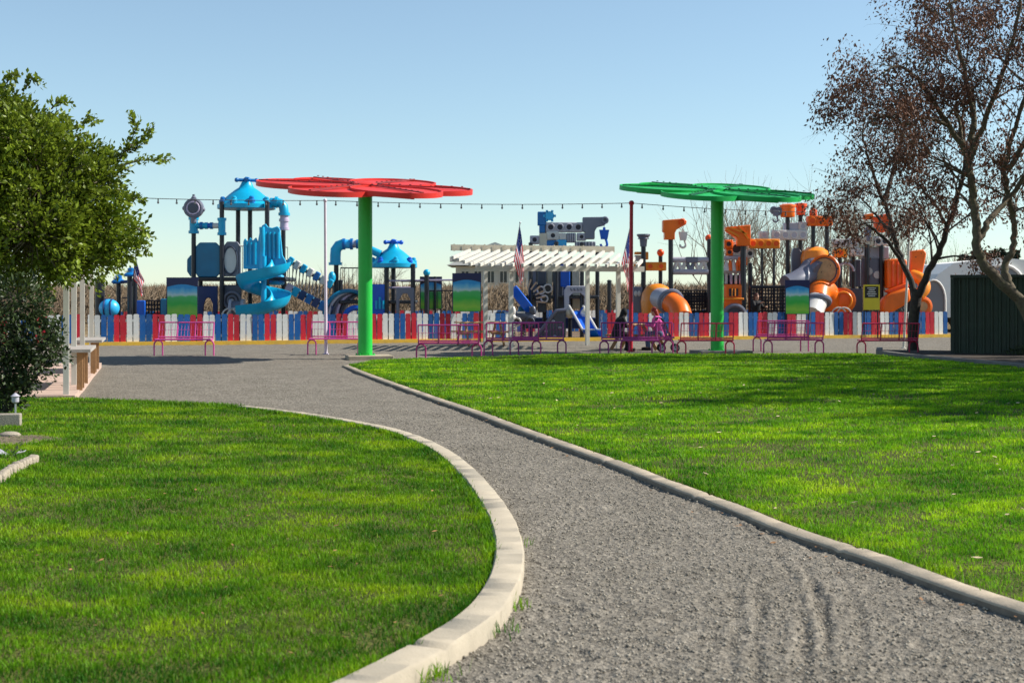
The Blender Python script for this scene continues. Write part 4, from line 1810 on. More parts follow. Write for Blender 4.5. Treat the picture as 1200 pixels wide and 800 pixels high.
# ---- left foreground bits
random.seed(9)
edge = catmull([G(-60, 622), G(-25, 596), G(5, 574), (G(28, 560)), G(48, 551), G(60, 548)], 6)
seg = densify(edge, .19)[3:]
pick = seg[::1]
labs = ['pale stone of the edging row cut by the left frame edge', 'pale rounded stone in the edging row nearest the left edge', 'long pale stone second in the curved edging row', 'square pale stone third in the curved edging row',
        'pale stone in the middle of the curved edging row', 'tilted pale stone past the middle of the edging row', 'small pale stone near the far end of the edging row', 'smallest pale stone closing the edging row beside the grass']
pick = [p for p in pick if p.x * FP / p.y + 600 > -25][:16]
for i, p in enumerate(pick):
    m = MB()
    m.box((0, 0, 0), (.12 * random.uniform(.85, 1.05), .085 * random.uniform(.85, 1.1), .085 * random.uniform(.9, 1.15)), Matrix.Rotation(random.uniform(-.2, .2), 3, 'Y'))
    o = m.build('edging_stone', 'stone')
    bv = o.modifiers.new('bevel', 'BEVEL')
    bv.width = .022
    bv.segments = 3
    nx = pick[min(i + 1, len(pick) - 1)] - pick[max(i - 1, 0)]
    o.location = (p.x, p.y, .125)
    o.rotation_euler = (random.uniform(-.1, .1), random.uniform(-.1, .1), math.atan2(nx.y, nx.x) + random.uniform(-.15, .15))
    px = int(600 + p.x * FP / p.y)
    props(o, 'pale block stone in the curved edging row at the lower left', 'stone', 'edging stones of the flower bed')
pb = G(8, 508)
o = MB().box((0, 0, 0), (.32, .16, .17)).build('concrete_block', 'block', smooth=False)
bv = o.modifiers.new('bevel', 'BEVEL')
bv.width = .012
bv.segments = 2
o.location = (pb.x, pb.y, .15)
o.rotation_euler = (0, 0, .2)
props(o, 'grey concrete block lying under the dark shrub', 'block')
o = MB().sphere((0, 0, 0), (.12, .08, .04), 10, 7).build('flat_stone', 'stone')
pb = G(12, 522)
o.location = (pb.x, pb.y, .115)
props(o, 'tan flat stone on the bare dirt patch', 'stone')
pb = G(18, 499)
st = thing('garden_light', 'small pale stake light standing beside the concrete block', 'garden light', (pb.x, pb.y, .05))
m = MB()
m.tube([(pb.x, pb.y, .0), (pb.x, pb.y, .3)], .012, 8)
m.build('stake', 'galv', st)
m = MB()
m.lathe([(.02, .28), (.045, .3), (.045, .36), (.06, .37), (.01, .41)], (pb.x, pb.y, 0), 12)
m.build('lamp_head', 'light_grey', st)
pb = G(8, 545)
o = MB()
pts = []
for j in range(6):
    for i in range(8):
        pts.append((.05 * i - .2, .04 * j - .1, .03 + .025 * random.random() + .02 * math.sin(i)))
o.add(pts, [(j * 8 + i, j * 8 + i + 1, j * 8 + i + 9, j * 8 + i + 8) for j in range(5) for i in range(7)])
o = o.build('plastic_sheet', 'light_grey', ang=80)
so = o.modifiers.new('thick', 'SOLIDIFY')
so.thickness = .004
o.location = (pb.x, pb.y, .08)
props(o, 'crumpled whitish plastic piece lying in the flower bed at the left edge', 'plastic piece')


shrub('low_plant', 'low dark ground-cover plant inside the curved stone edging', (X(4, 13.4), 13.4, .08), [(4, 552, 13, 0), (-16, 552, 16, .1), (20, 546, 10, .2), (-5, 562, 12, -.3)], 13.4, 190, .045, 'leaf_dark', 'plant')

# ---- picnic tables
def picnic_table(label, c, rz, top):
    r = thing('picnic_table', label, 'table', (0, 0, 0), 'wooden picnic tables')
    m = MB()
    for i in range(5):
        m.box((0, -.32 + .16 * i, .76), (1.6, .15, .045))
    m.build('tabletop', top, r, smooth=False)
    for s in (-1, 1):
        m = MB()
        for i in range(2):
            m.box((0, s * (.62 + .14 * i), .45), (1.6, .13, .045))
        m.build('seat', 'wood', r, smooth=False)
    for sx in (-1, 1):
        m = MB()
        for s in (-1, 1):
            m.bar((sx * .6, s * .7, .02), (sx * .6, s * .28, .735), .045, .1)
        m.bar((sx * .603, -.74, .40), (sx * .603, .74, .40), .04, .1)
        m.build('leg', 'wood', r, smooth=False)
    r.location = c
    r.rotation_euler = (0, 0, rz)


picnic_table('wooden picnic table in the shade left of the pergola', (X(563, 47.2), 47.2, 0), .31, 'wood_light')
picnic_table('wooden picnic table between the two seated figures', (X(748, 43.4), 43.4, 0), 1.25, 'wood_light')


# ---- people
def tcap(m, a, b, r0, r1, n=12):
    a, b = Vector(a), Vector(b)
    m.tube([a, a.lerp(b, .5), b], [r0, (r0 + r1) / 2, r1], n)
    m.sphere(a, r0, 12, 8)
    m.sphere(b, r1, 12, 8)


def remeshed(m, name, key, parent, vox):
    o = m.build(name, key, parent, smooth=True)
    md = o.modifiers.new('skin', 'REMESH')
    md.mode = 'VOXEL'
    md.voxel_size = vox
    md.use_smooth_shade = True
    sm = o.modifiers.new('smooth', 'SMOOTH')
    sm.factor = .5
    sm.iterations = 3
    return o


def person(label, J, loc, rz, top, legs, hair, long_hair=False, scale=1.0, hood=False):
    """J: joint positions, facing +x"""
    r = thing('person', label, 'person', (0, 0, 0))
    V3 = {k: Vector(v) for k, v in J.items()}
    m = MB()
    tcap(m, V3['pelvis'], V3['chest'], .13, .15)
    tcap(m, V3['chest'], V3['neck'], .14, .055)
    hd = V3['head']
    f = V3['face'].normalized()
    tcap(m, V3['neck'], hd, .052, .055)
    m.sphere(hd, (.082, .072, .115), 16, 12)
    sd = Vector((0, 0, 1)).cross(f).normalized()
    upv = f.cross(sd)
    m.sphere(hd + f * .088 - upv * .015, .019, 8, 6)                  # nose
    m.sphere(hd + f * .045 - upv * .075, .042, 10, 6)                 # jaw
    for s in (-1, 1):
        m.sphere(hd + sd * s * .073, (.018, .012, .03), 8, 6)         # ears
        m.sphere(hd + f * .074 + sd * s * .03 + upv * .012, .013, 8, 6)
    for s in ('l', 'r'):
        tcap(m, V3['sh_' + s], V3['el_' + s], .05, .042)
        tcap(m, V3['el_' + s], V3['wr_' + s], .041, .028)
        d = (V3['wr_' + s] - V3['el_' + s]).normalized()
        w = V3['wr_' + s]
        sgn = 1 if s == 'l' else -1
        ac = d.cross(Vector((0, 0, 1))).normalized() * sgn
        m.box(w + d * .045, (.075, .07, .04))
        for q in range(4):
            o_ = w + d * .08 + ac * (.03 - .02 * q)
            ln = (.065, .075, .07, .055)[q]
            tcap(m, o_, o_ + d * ln * .6 - Vector((0, 0, .008)), .0085, .008, 8)
            tcap(m, o_ + d * ln * .6 - Vector((0, 0, .008)), o_ + d * ln - Vector((0, 0, .03)), .008, .007, 8)
        tcap(m, w + d * .03 + ac * .035, w + d * .075 + ac * .062, .011, .009, 8)
        tcap(m, V3['hip_' + s], V3['kn_' + s], .085, .058)
        tcap(m, V3['kn_' + s], V3['an_' + s], .055, .038)
        tcap(m, V3['an_' + s] + Vector((0, 0, -.03)), V3['an_' + s] + Vector((.15, 0, -.045)), .04, .032)
    remeshed(m, 'body', 'skin', r, .011)
    m = MB()
    tcap(m, V3['pelvis'] + Vector((0, 0, -.02)), V3['chest'], .155, .178)
    tcap(m, V3['chest'], V3['chest'].lerp(V3['neck'], .75), .165, .075)
    for s in ('l', 'r'):
        tcap(m, V3['chest'].lerp(V3['neck'], .45), V3['sh_' + s], .08, .07)
        tcap(m, V3['sh_' + s], V3['el_' + s], .072, .060)
        tcap(m, V3['el_' + s], V3['el_' + s].lerp(V3['wr_' + s], .93), .060, .044)
    if hood:
        m.sphere(hd - f * .02 + Vector((0, 0, .01)), (.11, .105, .135), 14, 10)
        tcap(m, V3['chest'].lerp(V3['neck'], .6), hd - f * .05, .11, .09)
    remeshed(m, 'top', top, r, .014)
    m = MB()
    for s in ('l', 'r'):
        tcap(m, V3['pelvis'].lerp(V3['hip_' + s], .5), V3['hip_' + s], .12, .11)
        tcap(m, V3['hip_' + s], V3['kn_' + s], .105, .075)
        tcap(m, V3['kn_' + s], V3['kn_' + s].lerp(V3['an_' + s], .93), .074, .058)
    remeshed(m, 'trousers', legs, r, .014)
    for s in ('l', 'r'):
        m = MB()
        a = V3['an_' + s]
        tcap(m, a + Vector((-.03, 0, -.045)), a + Vector((.15, 0, -.055)), .048, .042)
        m.box(a + Vector((.055, 0, -.09)), (.27, .09, .02))
        m.build('shoe', 'rubber', r)
    m = MB()
    m.sphere(hd - f * .022 + upv * .03, (.094, .087, .112), 14, 10)
    if long_hair:
        tcap(m, hd - f * .06, V3['neck'] - f * .10 - Vector((0, 0, .12)), .075, .05)
    remeshed(m, 'hair', hair, r, .011)
    r.location = loc
    r.rotation_euler = (0, 0, rz)
    r.scale = (scale,) * 3
    return r


def seated(lean):
    return dict(pelvis=(0, 0, .55), chest=(.04 + lean, 0, .90), neck=(.06 + lean * 1.5, 0, 1.06), head=(.11 + lean * 1.7, 0, 1.20), face=(1, 0, -.25),
                sh_l=(.05 + lean * 1.4, .17, 1.0), sh_r=(.05 + lean * 1.4, -.17, 1.0), el_l=(.18 + lean, .22, .77), el_r=(.18 + lean, -.22, .77),
                wr_l=(.40 + lean, .12, .80), wr_r=(.40 + lean, -.12, .80), hip_l=(.02, .10, .52), hip_r=(.02, -.10, .52),
                kn_l=(.42, .12, .52), kn_r=(.42, -.12, .52), an_l=(.36, .12, .11), an_r=(.40, -.12, .11))


person('person in a black hooded top hunched over the picnic table', seated(.10), (X(722, 42.3), 42.3, 0), .15, 'cloth_black', 'cloth_black', 'hair_black', hood=True, scale=.95)
person('person in a pink top with reddish hair seated at the picnic table', seated(.06), (X(774, 42.6), 42.6, 0), PI - .1, 'cloth_pink', 'denim', 'hair_red', long_hair=True, scale=.97)
st_ = dict(pelvis=(0, 0, .94), chest=(.02, 0, 1.28), neck=(.02, 0, 1.47), head=(.05, 0, 1.62), face=(1, 0, -.1), sh_l=(.02, .18, 1.40), sh_r=(.02, -.18, 1.40),
           el_l=(.12, .26, 1.17), el_r=(.2, -.24, 1.2), wr_l=(.33, .2, 1.2), wr_r=(.42, -.15, 1.35), hip_l=(0, .09, .9), hip_r=(0, -.09, .9),
           kn_l=(.05, .10, .49), kn_r=(.03, -.10, .49), an_l=(.0, .10, .10), an_r=(-.04, -.10, .10))
person('standing person with dark hair and black shirt behind the fence near the netting', st_, (X(886, 57), 57, 0), -1.0, 'cloth_black', 'denim', 'hair_brown', long_hair=True)

# stroller
p0 = Vector((X(783, 41.6), 41.6, 0))
sr = thing('stroller', 'small folding stroller with curved black handles beside the person in pink', 'stroller', p0)
for dx in (-.18, .18):
    for dy in (-.2, .2):
        m = MB()
        m.torus(p0 + Vector((dy, dx, .12)), .10, .022, Matrix.Rotation(PI / 2, 3, 'X'), 16, 6)
        w_ = m.build('wheel', 'rubber', sr)
        m = MB()
        m.lathe([(.085, -.008), (.085, .008)], p0 + Vector((dy, dx, .12)), 12, Matrix.Rotation(PI / 2, 3, 'X'))
        m.build('rim', 'galv', w_)
for dx in (-.18, .18):
    m = MB()
    m.tube(catmull([p0 + Vector((.2, dx, .12)), p0 + Vector((.02, dx, .55)), p0 + Vector((-.16, dx, .92)), p0 + Vector((-.30, dx, 1.0)), p0 + Vector((-.36, dx, .9))], 5), .016, 8)
    m.tube([p0 + Vector((-.2, dx, .12)), p0 + Vector((.06, dx, .5))], .015, 8)
    m.build('frame', 'post_black', sr)
m = MB()
m.box(p0 + Vector((.02, 0, .42)), (.3, .32, .05))
m.box(p0 + Vector((-.11, 0, .62)), (.05, .32, .42), Matrix.Rotation(-.35, 3, 'Y'))
m.build('seat', 'purple', sr)
# ================================================================= play structures
RX = Matrix.Rotation(PI / 2, 3, 'X')          # lathe axis -> depth
RY = Matrix.Rotation(PI / 2, 3, 'Y')          # lathe axis -> across


def one(parent, name, mats, fn, smooth=True, ang=38, label=None):
    m = MB()
    fn(m)
    o = m.build(name, mats, parent, smooth, ang)
    if label:
        o['label'] = label
    return o


def post(parent, px, top, Y, r=.065, key='post_black', name='post'):
    x = X(px, Y)

    def f(m):
        m.tube([(x, Y, -.05), (x, Y, Z(top, Y))], r, 10)
        m.lathe([(r * 1.08, 0), (r * 1.08, .04), (r * .5, .07)], (x, Y, Z(top, Y)), 10)
    return one(parent, name, key, f)


def block(parent, x0, y0, x1, y1, Y, dy, key, name='panel', bev=.03):
    m = MB()
    m.pbox(x0, y0, x1, y1, Y, dy)
    o = m.build(name, key, parent, smooth=True)
    if bev:
        b = o.modifiers.new('bevel', 'BEVEL')
        b.width = bev
        b.segments = 2
    return o


def perf(parent, x0, y0, x1, y1, Y, dy, key, n, rk=.33, name='perforated_beam', dark='hole'):
    """beam with ringed round holes on its faces"""
    o = block(parent, x0, y0, x1, y1, Y, dy, key, name)
    h = abs(Z(y0, Y) - Z(y1, Y))
    r = h * rk
    for i in range(n):
        px = x0 + (x1 - x0) * (i + .5) / n
        zc = Z((y0 + y1) / 2, Y)
        m = MB()
        m.torus((X(px, Y), Y - .005, zc), r, .028, RX, 18, 6)
        ring = m.build('hole_rim', key, o)
        m = MB()
        m.lathe([(r, 0), (r, .012), (r * .9, .012)], (X(px, Y), Y - .004, zc), 18, RX)
        m.build('hole', dark, ring)
    return o


def poly(parent, pts, Y, dy, key, name='panel', bev=.025):
    m = MB()
    m.pprism(pts, Y, dy)
    o = m.build(name, key, parent, smooth=True)
    if bev:
        b = o.modifiers.new('bevel', 'BEVEL')
        b.width = bev
        b.segments = 2
    return o


def pipe(parent, pts, r, key, name='pipe', n=14, collars=(), ckey=None):
    m = MB()
    m.tube([P(*p) for p in pts], r, n)
    o = m.build(name, key, parent)
    for i in collars:
        a = P(*pts[i])
        t = (P(*pts[min(i + 1, len(pts) - 1)]) - P(*pts[max(i - 1, 0)])).normalized()
        c = MB()
        c.tube([a - t * .05, a + t * .05], r * 1.25, n)
        c.build('collar', ckey or key, o)
    return o


def dome_roof(parent, px, rim, top, rpx, Y, key, key2, nb=8):
    c = Vector((X(px, Y), Y, Z(rim, Y)))
    R = rpx * Y / FP
    H = Z(top, Y) - Z(rim, Y)
    m = MB()
    m.lathe([(R * .96, -.14), (R, -.12), (R, .02), (R * .94, .05), (R * .80, H * .20), (R * .62, H * .38), (R * .42, H * .55), (R * .26, H * .66), (R * .19, H * .80), (R * .17, H * .86)], c, 32)
    o = m.build('roof', key, parent, ang=50)
    for k in range(nb):
        a = k * 2 * PI / nb + .2
        q = c + Vector((R * .86 * math.cos(a), R * .86 * math.sin(a), .04))
        b = MB()
        b.lathe([(R * .13, 0), (R * .13, R * .10), (R * .09, R * .14), (R * .09, R * .2), (R * .05, R * .24)], q, 10)
        b.build('bolt', key2 if k % 2 else key, o)
    v = MB()
    zt = c.z + H * .93
    for k in range(4):
        a = k * PI / 2 + .35
        v.tube([(c.x, c.y, zt), (c.x + R * .34 * math.cos(a), c.y + R * .34 * math.sin(a), zt)], .06, 8)
        v.sphere((c.x + R * .34 * math.cos(a), c.y + R * .34 * math.sin(a), zt), .085, 8, 6)
    v.lathe([(.11, -H * .1), (.11, .07), (.05, .12)], (c.x, c.y, zt), 12)
    v.build('valve_handle', key2, o)
    return o


def rail(parent, p0, p1, h, key='post_black', step=.14, name='railing', posts=True):
    """straight guard rail between two base points"""
    a, b = Vector(p0), Vector(p1)
    m = MB()
    up = Vector((0, 0, h))
    m.tube([a + up, b + up], .025, 6)
    m.tube([a, b], .025, 6)
    n = max(2, int((b - a).length / step))
    for i in range(n + 1):
        q = a.lerp(b, i / n)
        m.tube([q, q + up], .011, 5)
    return m.build(name, key, parent)


def net(parent, x0, y0, x1, y1, Y, nx, nz, key='net_black', r=.02, name='net'):
    m = MB()
    for i in range(nx + 1):
        px = x0 + (x1 - x0) * i / nx
        m.tube([P(px, y0, Y), P(px, y1, Y)], r, 5)
    for j in range(nz + 1):
        py = y0 + (y1 - y0) * j / nz
        m.tube([P(x0, py, Y), P((x0 + x1) / 2, py + .3, Y), P(x1, py, Y)], r, 5)
    return m.build(name, key, parent)


def trough(parent, pts, w, hgt, key, name='slide', th=.05, ups=None):
    """open U slide along points (floor centre line)"""
    pts = [Vector(p) for p in pts]
    k = len(pts)
    sec = []
    for j in range(13):
        t = -1 + 2 * j / 12
        sec.append((t * w / 2, hgt * abs(t) ** 3))
    outer = [(u * (1 + th * 2 / w), z - th if abs(u) < w * .45 else z + .02) for u, z in sec]
    V, F = [], []
    n = len(sec)
    for i in range(k):
        t = (pts[min(i + 1, k - 1)] - pts[max(i - 1, 0)])
        th_ = Vector((t.x, t.y, 0)).normalized()
        s = Vector((th_.y, -th_.x, 0))
        for (u, z) in sec:
            V.append(pts[i] + s * u + Vector((0, 0, z)))
        for (u, z) in outer[::-1]:
            V.append(pts[i] + s * u + Vector((0, 0, z)))
    N2 = 2 * n
    for i in range(k - 1):
        for j in range(N2):
            j2 = (j + 1) % N2
            F.append((i * N2 + j, i * N2 + j2, (i + 1) * N2 + j2, (i + 1) * N2 + j))
    F.append(tuple(range(N2))[::-1])
    F.append(tuple((k - 1) * N2 + j for j in range(N2)))
    m = MB()
    m.add(V, F)
    return m.build(name, key, parent, ang=60)


# ------------------------------------------------ A. blue pipe structure
Y = 52.0
A = thing('pipe_play_structure', 'tall blue pipe-themed play tower with spiral slide, ramp bridge and a second small domed tower', 'play structure', (X(300, Y), Y, 0))
for px, tp, yy_ in ((260, 238, Y - .5), (313, 238, Y - .5), (279, 238, Y + 1.0), (293, 238, Y + 1.1), (227, 262, Y - .4), (332, 268, Y + .6), (235, 300, Y + 1.2)):
    post(A, px, tp, yy_, .085)
dome_roof(A, 289, 241, 209, 34, Y + .3, 'cyan', 'blue', 9)
# elbow pipe at the right of the roof
pipe(A, catmull([(318, 238, Y), (326, 237.5, Y), (331.5, 240, Y), (333, 248, Y), (333, 251, Y)], 4) and
     [(318, 238, Y), (324, 237, Y), (329, 238.5, Y), (332, 242, Y), (333, 248, Y), (333, 251, Y)], .17, 'cyan', 'elbow_pipe', collars=(1, 5))
pipe(A, [(333, 251, Y), (333, 258, Y), (333, 268, Y)], .15, 'lilac', 'pipe', collars=(0, 1, 2))
# gauge on the left post
gp = P(227, 244, Y - .5)


def gauge(m):
    m.lathe([(.36, -.1), (.36, .08), (.31, .12), (.27, .10)], gp, 28, RX)
    m.sphere(gp + Vector((-.33, 0, 0)), .09, 8, 6)
    m.sphere(gp + Vector((.33, 0, -.05)), .09, 8, 6)
    m.lathe([(.07, .30), (.10, .38), (.05, .44), (.05, .50)], gp, 10)
    m.lathe([(.1, -.55), (.12, -.34)], gp, 10)


ga = one(A, 'gauge', 'grey', gauge)
one(ga, 'dial', 'lilac', lambda m: m.torus(gp + Vector((0, -.12, 0)), .22, .03, RX, 26, 6))
one(ga, 'dial_face', 'dark_grey', lambda m: m.lathe([(.19, .09), (.19, .13), (.15, .135)], gp, 24, RX))
pipe(A, [(227, 256, Y - .4), (227, 264, Y - .4), (227, 272, Y - .4)], .15, 'cyan', 'pipe_tee', collars=(0, 2))
pipe(A, [(229, 264.5, Y - .4), (236, 264.5, Y - .4), (243, 264.5, Y - .4)], .11, 'cyan', 'pipe', collars=(1,), ckey='blue')
pipe(A, [(242, 264.5, Y - .4), (249, 264.5, Y - .4)], .10, 'royal', 'pipe', collars=(0,), ckey='cyan')
pipe(A, [(248, 264.5, Y - .4), (257, 264.5, Y - .4)], .10, 'off_white', 'pipe', collars=(0,), ckey='blue')
pipe(A, [(260, 257, Y - .5), (260, 265, Y - .5), (260, 274, Y - .5)], .13, 'cyan', 'pipe_tee', collars=(0, 2))
# upper panels and floor
poly(A, [(229, 289), (234, 284), (253, 284), (258, 289), (258, 320), (254, 324.5), (232, 324.5), (229, 320)], Y - .4, .08, 'teal', 'panel')
poly(A, [(219, 304), (223, 299), (227, 299), (227, 324), (223, 324), (219, 318)], Y + .6, .08, 'teal', 'panel')
pn = poly(A, [(262, 288), (266, 283), (278, 283), (282, 288), (282, 324), (262, 324)], Y - .4, .08, 'grey', 'window_panel')
one(pn, 'porthole', 'off_white', lambda m: m.add(*(lambda c: ([c + Vector((.22 * math.cos(a), 0, .46 * math.sin(a))) for a in [2 * PI * k / 20 for k in range(20)]], [tuple(range(20))]))(P(270, 305, Y - .42))), smooth=False)
one(pn, 'frame_ring', 'dark_grey', lambda m: m.tube([P(270, 305, Y - .43) + Vector((.25 * math.cos(a), 0, .5 * math.sin(a))) for a in [2 * PI * k / 24 for k in range(25)]], .035, 6))
block(A, 225, 324.5, 335, 329, Y - .55, 2.2, 'post_black', 'platform')
rail(A, (X(283, Y), Y - .5, Z(324, Y)), (X(333, Y), Y + .8, Z(324, Y)), 1.1)
# lower panels
an_ = poly(A, [(232, 335), (255, 335), (255, 372), (250, 372), (249, 356), (246, 349), (242, 349), (239, 356), (238, 372), (232, 372)], Y - .4, .08, 'navy', 'arch_panel')
lp = poly(A, [(262, 334), (283, 334), (283, 372), (262, 372)], Y - .4, .08, 'dark_grey', 'wheel_panel')
one(lp, 'play_wheel', 'grey', lambda m: (m.torus(P(272, 352, Y - .45), .30, .05, RX, 22, 6), m.torus(P(272, 352, Y - .45), .16, .04, RX, 18, 6)))
pipe(A, [(271, 361, Y - 1.2), (278, 361, Y - 1.2), (285, 361, Y - 1.2)], .27, 'grey', 'barrel', collars=(0, 2), ckey='light_grey')
pipe(A, [(285, 362, Y - 1.2), (300, 362, Y - 1.2)], .12, 'sky_blue', 'pipe', collars=(0,))
pipe(A, [(300, 362, Y - 1.2), (310, 362, Y - 1.2)], .13, 'lilac', 'pipe', collars=(0, 1))
for px in (269, 275):
    one(A, 'arch_rail', 'off_white', lambda m: m.torus(P(px, 370, Y - 1.5), .26, .03, RX, 14, 6, 0, PI))
# slide hood
hd = poly(A, [(285, 283), (287, 279), (290, 283), (293, 278), (296, 282), (300, 278), (302, 283), (304, 272), (308, 273), (308, 315), (285, 315)], Y - 1.15, .09, 'cyan', 'slide_hood')
for px in (289, 294, 299):
    pipe(hd, [(px, 284, Y - 1.18), (px, 310, Y - 1.18)], .045, 'cyan', 'rib', 8)
hd = poly(A, [(305, 271), (307, 264), (311, 262), (314, 266), (319, 267), (325, 265), (328, 268), (331, 299), (335, 306), (335, 314), (322, 320), (307, 316)], Y - 1.4, .1, 'cyan', 'slide_hood')
for px in (311, 316, 321, 326):
    pipe(hd, [(px, 272, Y - 1.44), (px + .5, 303, Y - 1.44)], .05, 'cyan', 'rib', 8)
pipe(A, [(307, 266, Y - 1.5), (308, 290, Y - 1.5), (307, 318, Y - 1.5)], .10, 'cyan', 'edge_roll', 10)
# spiral
cx, cy, rr = X(309, Y - 1.6), Y - 1.6, .62
sp = []
for k in range(49):
    a = .6 - k / 48 * (2 * PI * 1.36)
    z = Z(313, Y - 1.6) - (k / 48) * (Z(313, Y - 1.6) - Z(366, Y - 1.6)) - .05
    sp.append((cx + rr * math.cos(a), cy + rr * math.sin(a), z))
last = Vector(sp[-1])
tdir = (Vector(sp[-1]) - Vector(sp[-2])).normalized()
sp += [tuple(last + Vector((tdir.x, tdir.y, -.1)) * q) for q in (.2, .5, .8)]
trough(A, sp, .62, .36, 'cyan', 'spiral_slide', .05)
pipe(A, [(309, 300, Y - 1.6), (309, 400, Y - 1.6)], .10, 'cyan', 'slide_column')
# console
cb = block(A, 315, 322, 331, 334, Y - .3, .5, 'sky_blue', 'console', .06)
for px in (316, 330):
    one(cb, 'knob', 'blue', lambda m: m.sphere(P(px, 328, Y - .4), .12, 10, 6))
# ramp bridge
YB = Y + .2
d0, d1 = P(335, 335, YB), P(390, 364, YB)
for dy in (0, 1.1):
    m = MB()
    v = Vector((0, dy, 0))
    a0, a1 = P(335, 305, YB) + v, P(391, 338, YB) + v
    m.tube([a0, a1], .035, 6)
    m.tube([d0 + v, d1 + v], .035, 6)
    for i in range(15):
        m.tube([d0.lerp(d1, i / 14) + v, a0.lerp(a1, i / 14) + v], .016, 5)
    m.build('railing', 'post_black', A)
m = MB()
m.bar(d0 + Vector((0, .55, 0)), d1 + Vector((0, .55, 0)), 1.1, .1)
m.build('ramp', 'teal', A, smooth=False)
for i, k_ in enumerate(('lilac', 'cyan', 'navy', 'blue', 'navy', 'blue', 'navy')):
    t = (i + .5) / 7
    m = MB()
    q0, q1 = d0.lerp(d1, i / 7 + .01), d0.lerp(d1, (i + 1) / 7 - .01)
    m.bar(q0 + Vector((0, -.08, -.02)), q1 + Vector((0, -.08, -.02)), .1, .34)
    m.build('side_block', k_, A, smooth=False)
for i, k_ in enumerate(('cyan', 'off_white', 'cyan', 'off_white', 'blue', 'off_white', 'cyan')):
    t = (i + .7) / 7.4
    q = P(335, 304, YB).lerp(P(392, 336, YB), t)
    m = MB()
    m.box(q + Vector((0, -.02, .02)), (.2, .16, .34), Matrix.Rotation(.5, 3, 'Y'))
    o = m.build('rail_block', k_, A, smooth=True)
    b = o.modifiers.new('bevel', 'BEVEL')
    b.width = .04
    b.segments = 2
# second tower
Y3 = Y + .6
for px, tp, yy_ in ((394, 306, Y3), (399, 330, Y3 + 1.2), (453, 311, Y3 - .4), (461, 311, Y3 + 1.2), (484, 311, Y3 - .2), (429, 320, Y3 + .9)):
    post(A, px, tp, yy_, .09)
pipe(A, [(393, 309, Y3), (393, 300, Y3), (393.5, 293, Y3), (397, 288, Y3), (403, 286, Y3)], .20, 'cyan', 'elbow_pipe', collars=(0,))
pipe(A, [(403, 286, Y3), (412, 286, Y3)], .17, 'sky_blue', 'pipe', collars=(0, 1), ckey='blue')
pipe(A, [(412, 286, Y3), (419, 286, Y3)], .14, 'light_grey', 'pipe', collars=(1,), ckey='blue')
pipe(A, [(419, 286, Y3), (446, 298, Y3)], .15, 'cyan', 'pipe')
one(A, 'pod', 'cyan', lambda m: m.sphere(P(389, 325, Y3 - .3), (.14, .14, .22), 12, 8))
dome_roof(A, 461, 309.5, 282, 28, Y3 + .3, 'cyan', 'royal', 8)
for i in range(6):
    a0 = P(402 + i * 3.4, 371 - i * .5, Y3 - .2)
    one(A, 'tunnel_ring', ('teal', 'light_grey', 'dark_grey', 'lilac', 'dark_grey', 'light_grey')[i],
        lambda m: m.torus(a0 + Vector((.2, i * .13, 0)), .95 - .03 * i, .075, Matrix.Rotation(.5, 3, 'Z') @ RX, 28, 6, 0, PI))
one(A, 'tunnel_mouth', 'royal', lambda m: m.torus(P(417, 374, Y3 - .6), .42, .10, RX, 24, 8))
rail(A, P(399, 352, Y3), P(428, 352, Y3), 1.2)
block(A, 397, 352, 486, 356, Y3 - .3, 1.6, 'post_black', 'platform')
bp_ = block(A, 436, 333, 455, 369, Y3 - .45, .08, 'royal', 'panel')
for k in range(3):
    one(bp_, 'slot', 'cyan', lambda m: m.tube([P(441 + k * 4, 352 - k % 2 * 4, Y3 - .47), P(441 + k * 4, 362, Y3 - .47)], .05, 8))
ap = poly(A, [(464, 337), (485, 337), (485, 372), (481, 372), (481, 351), (477, 344), (472, 344), (468, 351), (468, 372), (464, 372)], Y3 - .35, .08, 'grey', 'arch_panel')
pipe(A, [(455, 329, Y3), (532, 328, Y3 - .4)], .035, 'lilac', 'rail')
pipe(A, [(470, 329, Y3 + 1), (500, 329, Y3 + .5)], .05, 'post_black', 'rail')
pipe(A, [(455, 337, Y3), (486, 337, Y3)], .035, 'lilac', 'rail')
post(A, 500, 322, Y3 - .3, .09)
one(A, 'finial', 'cyan', lambda m: m.sphere(P(500, 319.5, Y3 - .3), .13, 10, 8))
rail(A, P(503, 372, Y3 + .5), P(532, 372, Y3 + .5), 1.0)
post(A, 510, 326, Y3 + .5, .05)

# ------------------------------------------------ B. small blue climber behind the porch
Y = 50.5
B = thing('small_climber', 'small climber with thick black posts and blue caps near the evergreen tree', 'play structure', (X(145, Y), Y, 0))
post(B, 117, 328, Y, .17)
post(B, 139, 332, Y + .5, .08)
post(B, 152, 322, Y - .2, .09)
post(B, 158, 328, Y + .3, .09)
for px, py, yy_ in ((139, 330, Y + .5), (153.5, 322, Y - .2)):
    one(B, 'cap', 'blue', lambda m: m.lathe([(.24, -.06), (.26, 0), (.2, .06), (.12, .10), (.12, .22), (.05, .26)], P(px, py, yy_), 14))
pipe(B, [(133, 331, Y + .5), (150, 330, Y + .2)], .06, 'navy', 'rail')
ball = one(B, 'climbing_ball', 'sky_blue', lambda m: m.sphere(P(128, 361, Y - .5), (.36, .3, .32), 20, 14))
for px in (124, 131.5):
    one(ball, 'band', 'navy', lambda m: m.torus(P(px, 361, Y - .5), .31, .03, RY, 20, 6))
block(B, 160, 352, 170, 372, Y - .2, .1, 'royal', 'panel')
net(B, 171, 352, 188, 372, Y, 5, 4, r=.028)
block(B, 188, 350, 196, 372, Y - .1, .2, 'teal', 'panel')
rail(B, P(144, 372, Y), P(151, 372, Y), .7, name='ladder')

# ------------------------------------------------ posters and signs


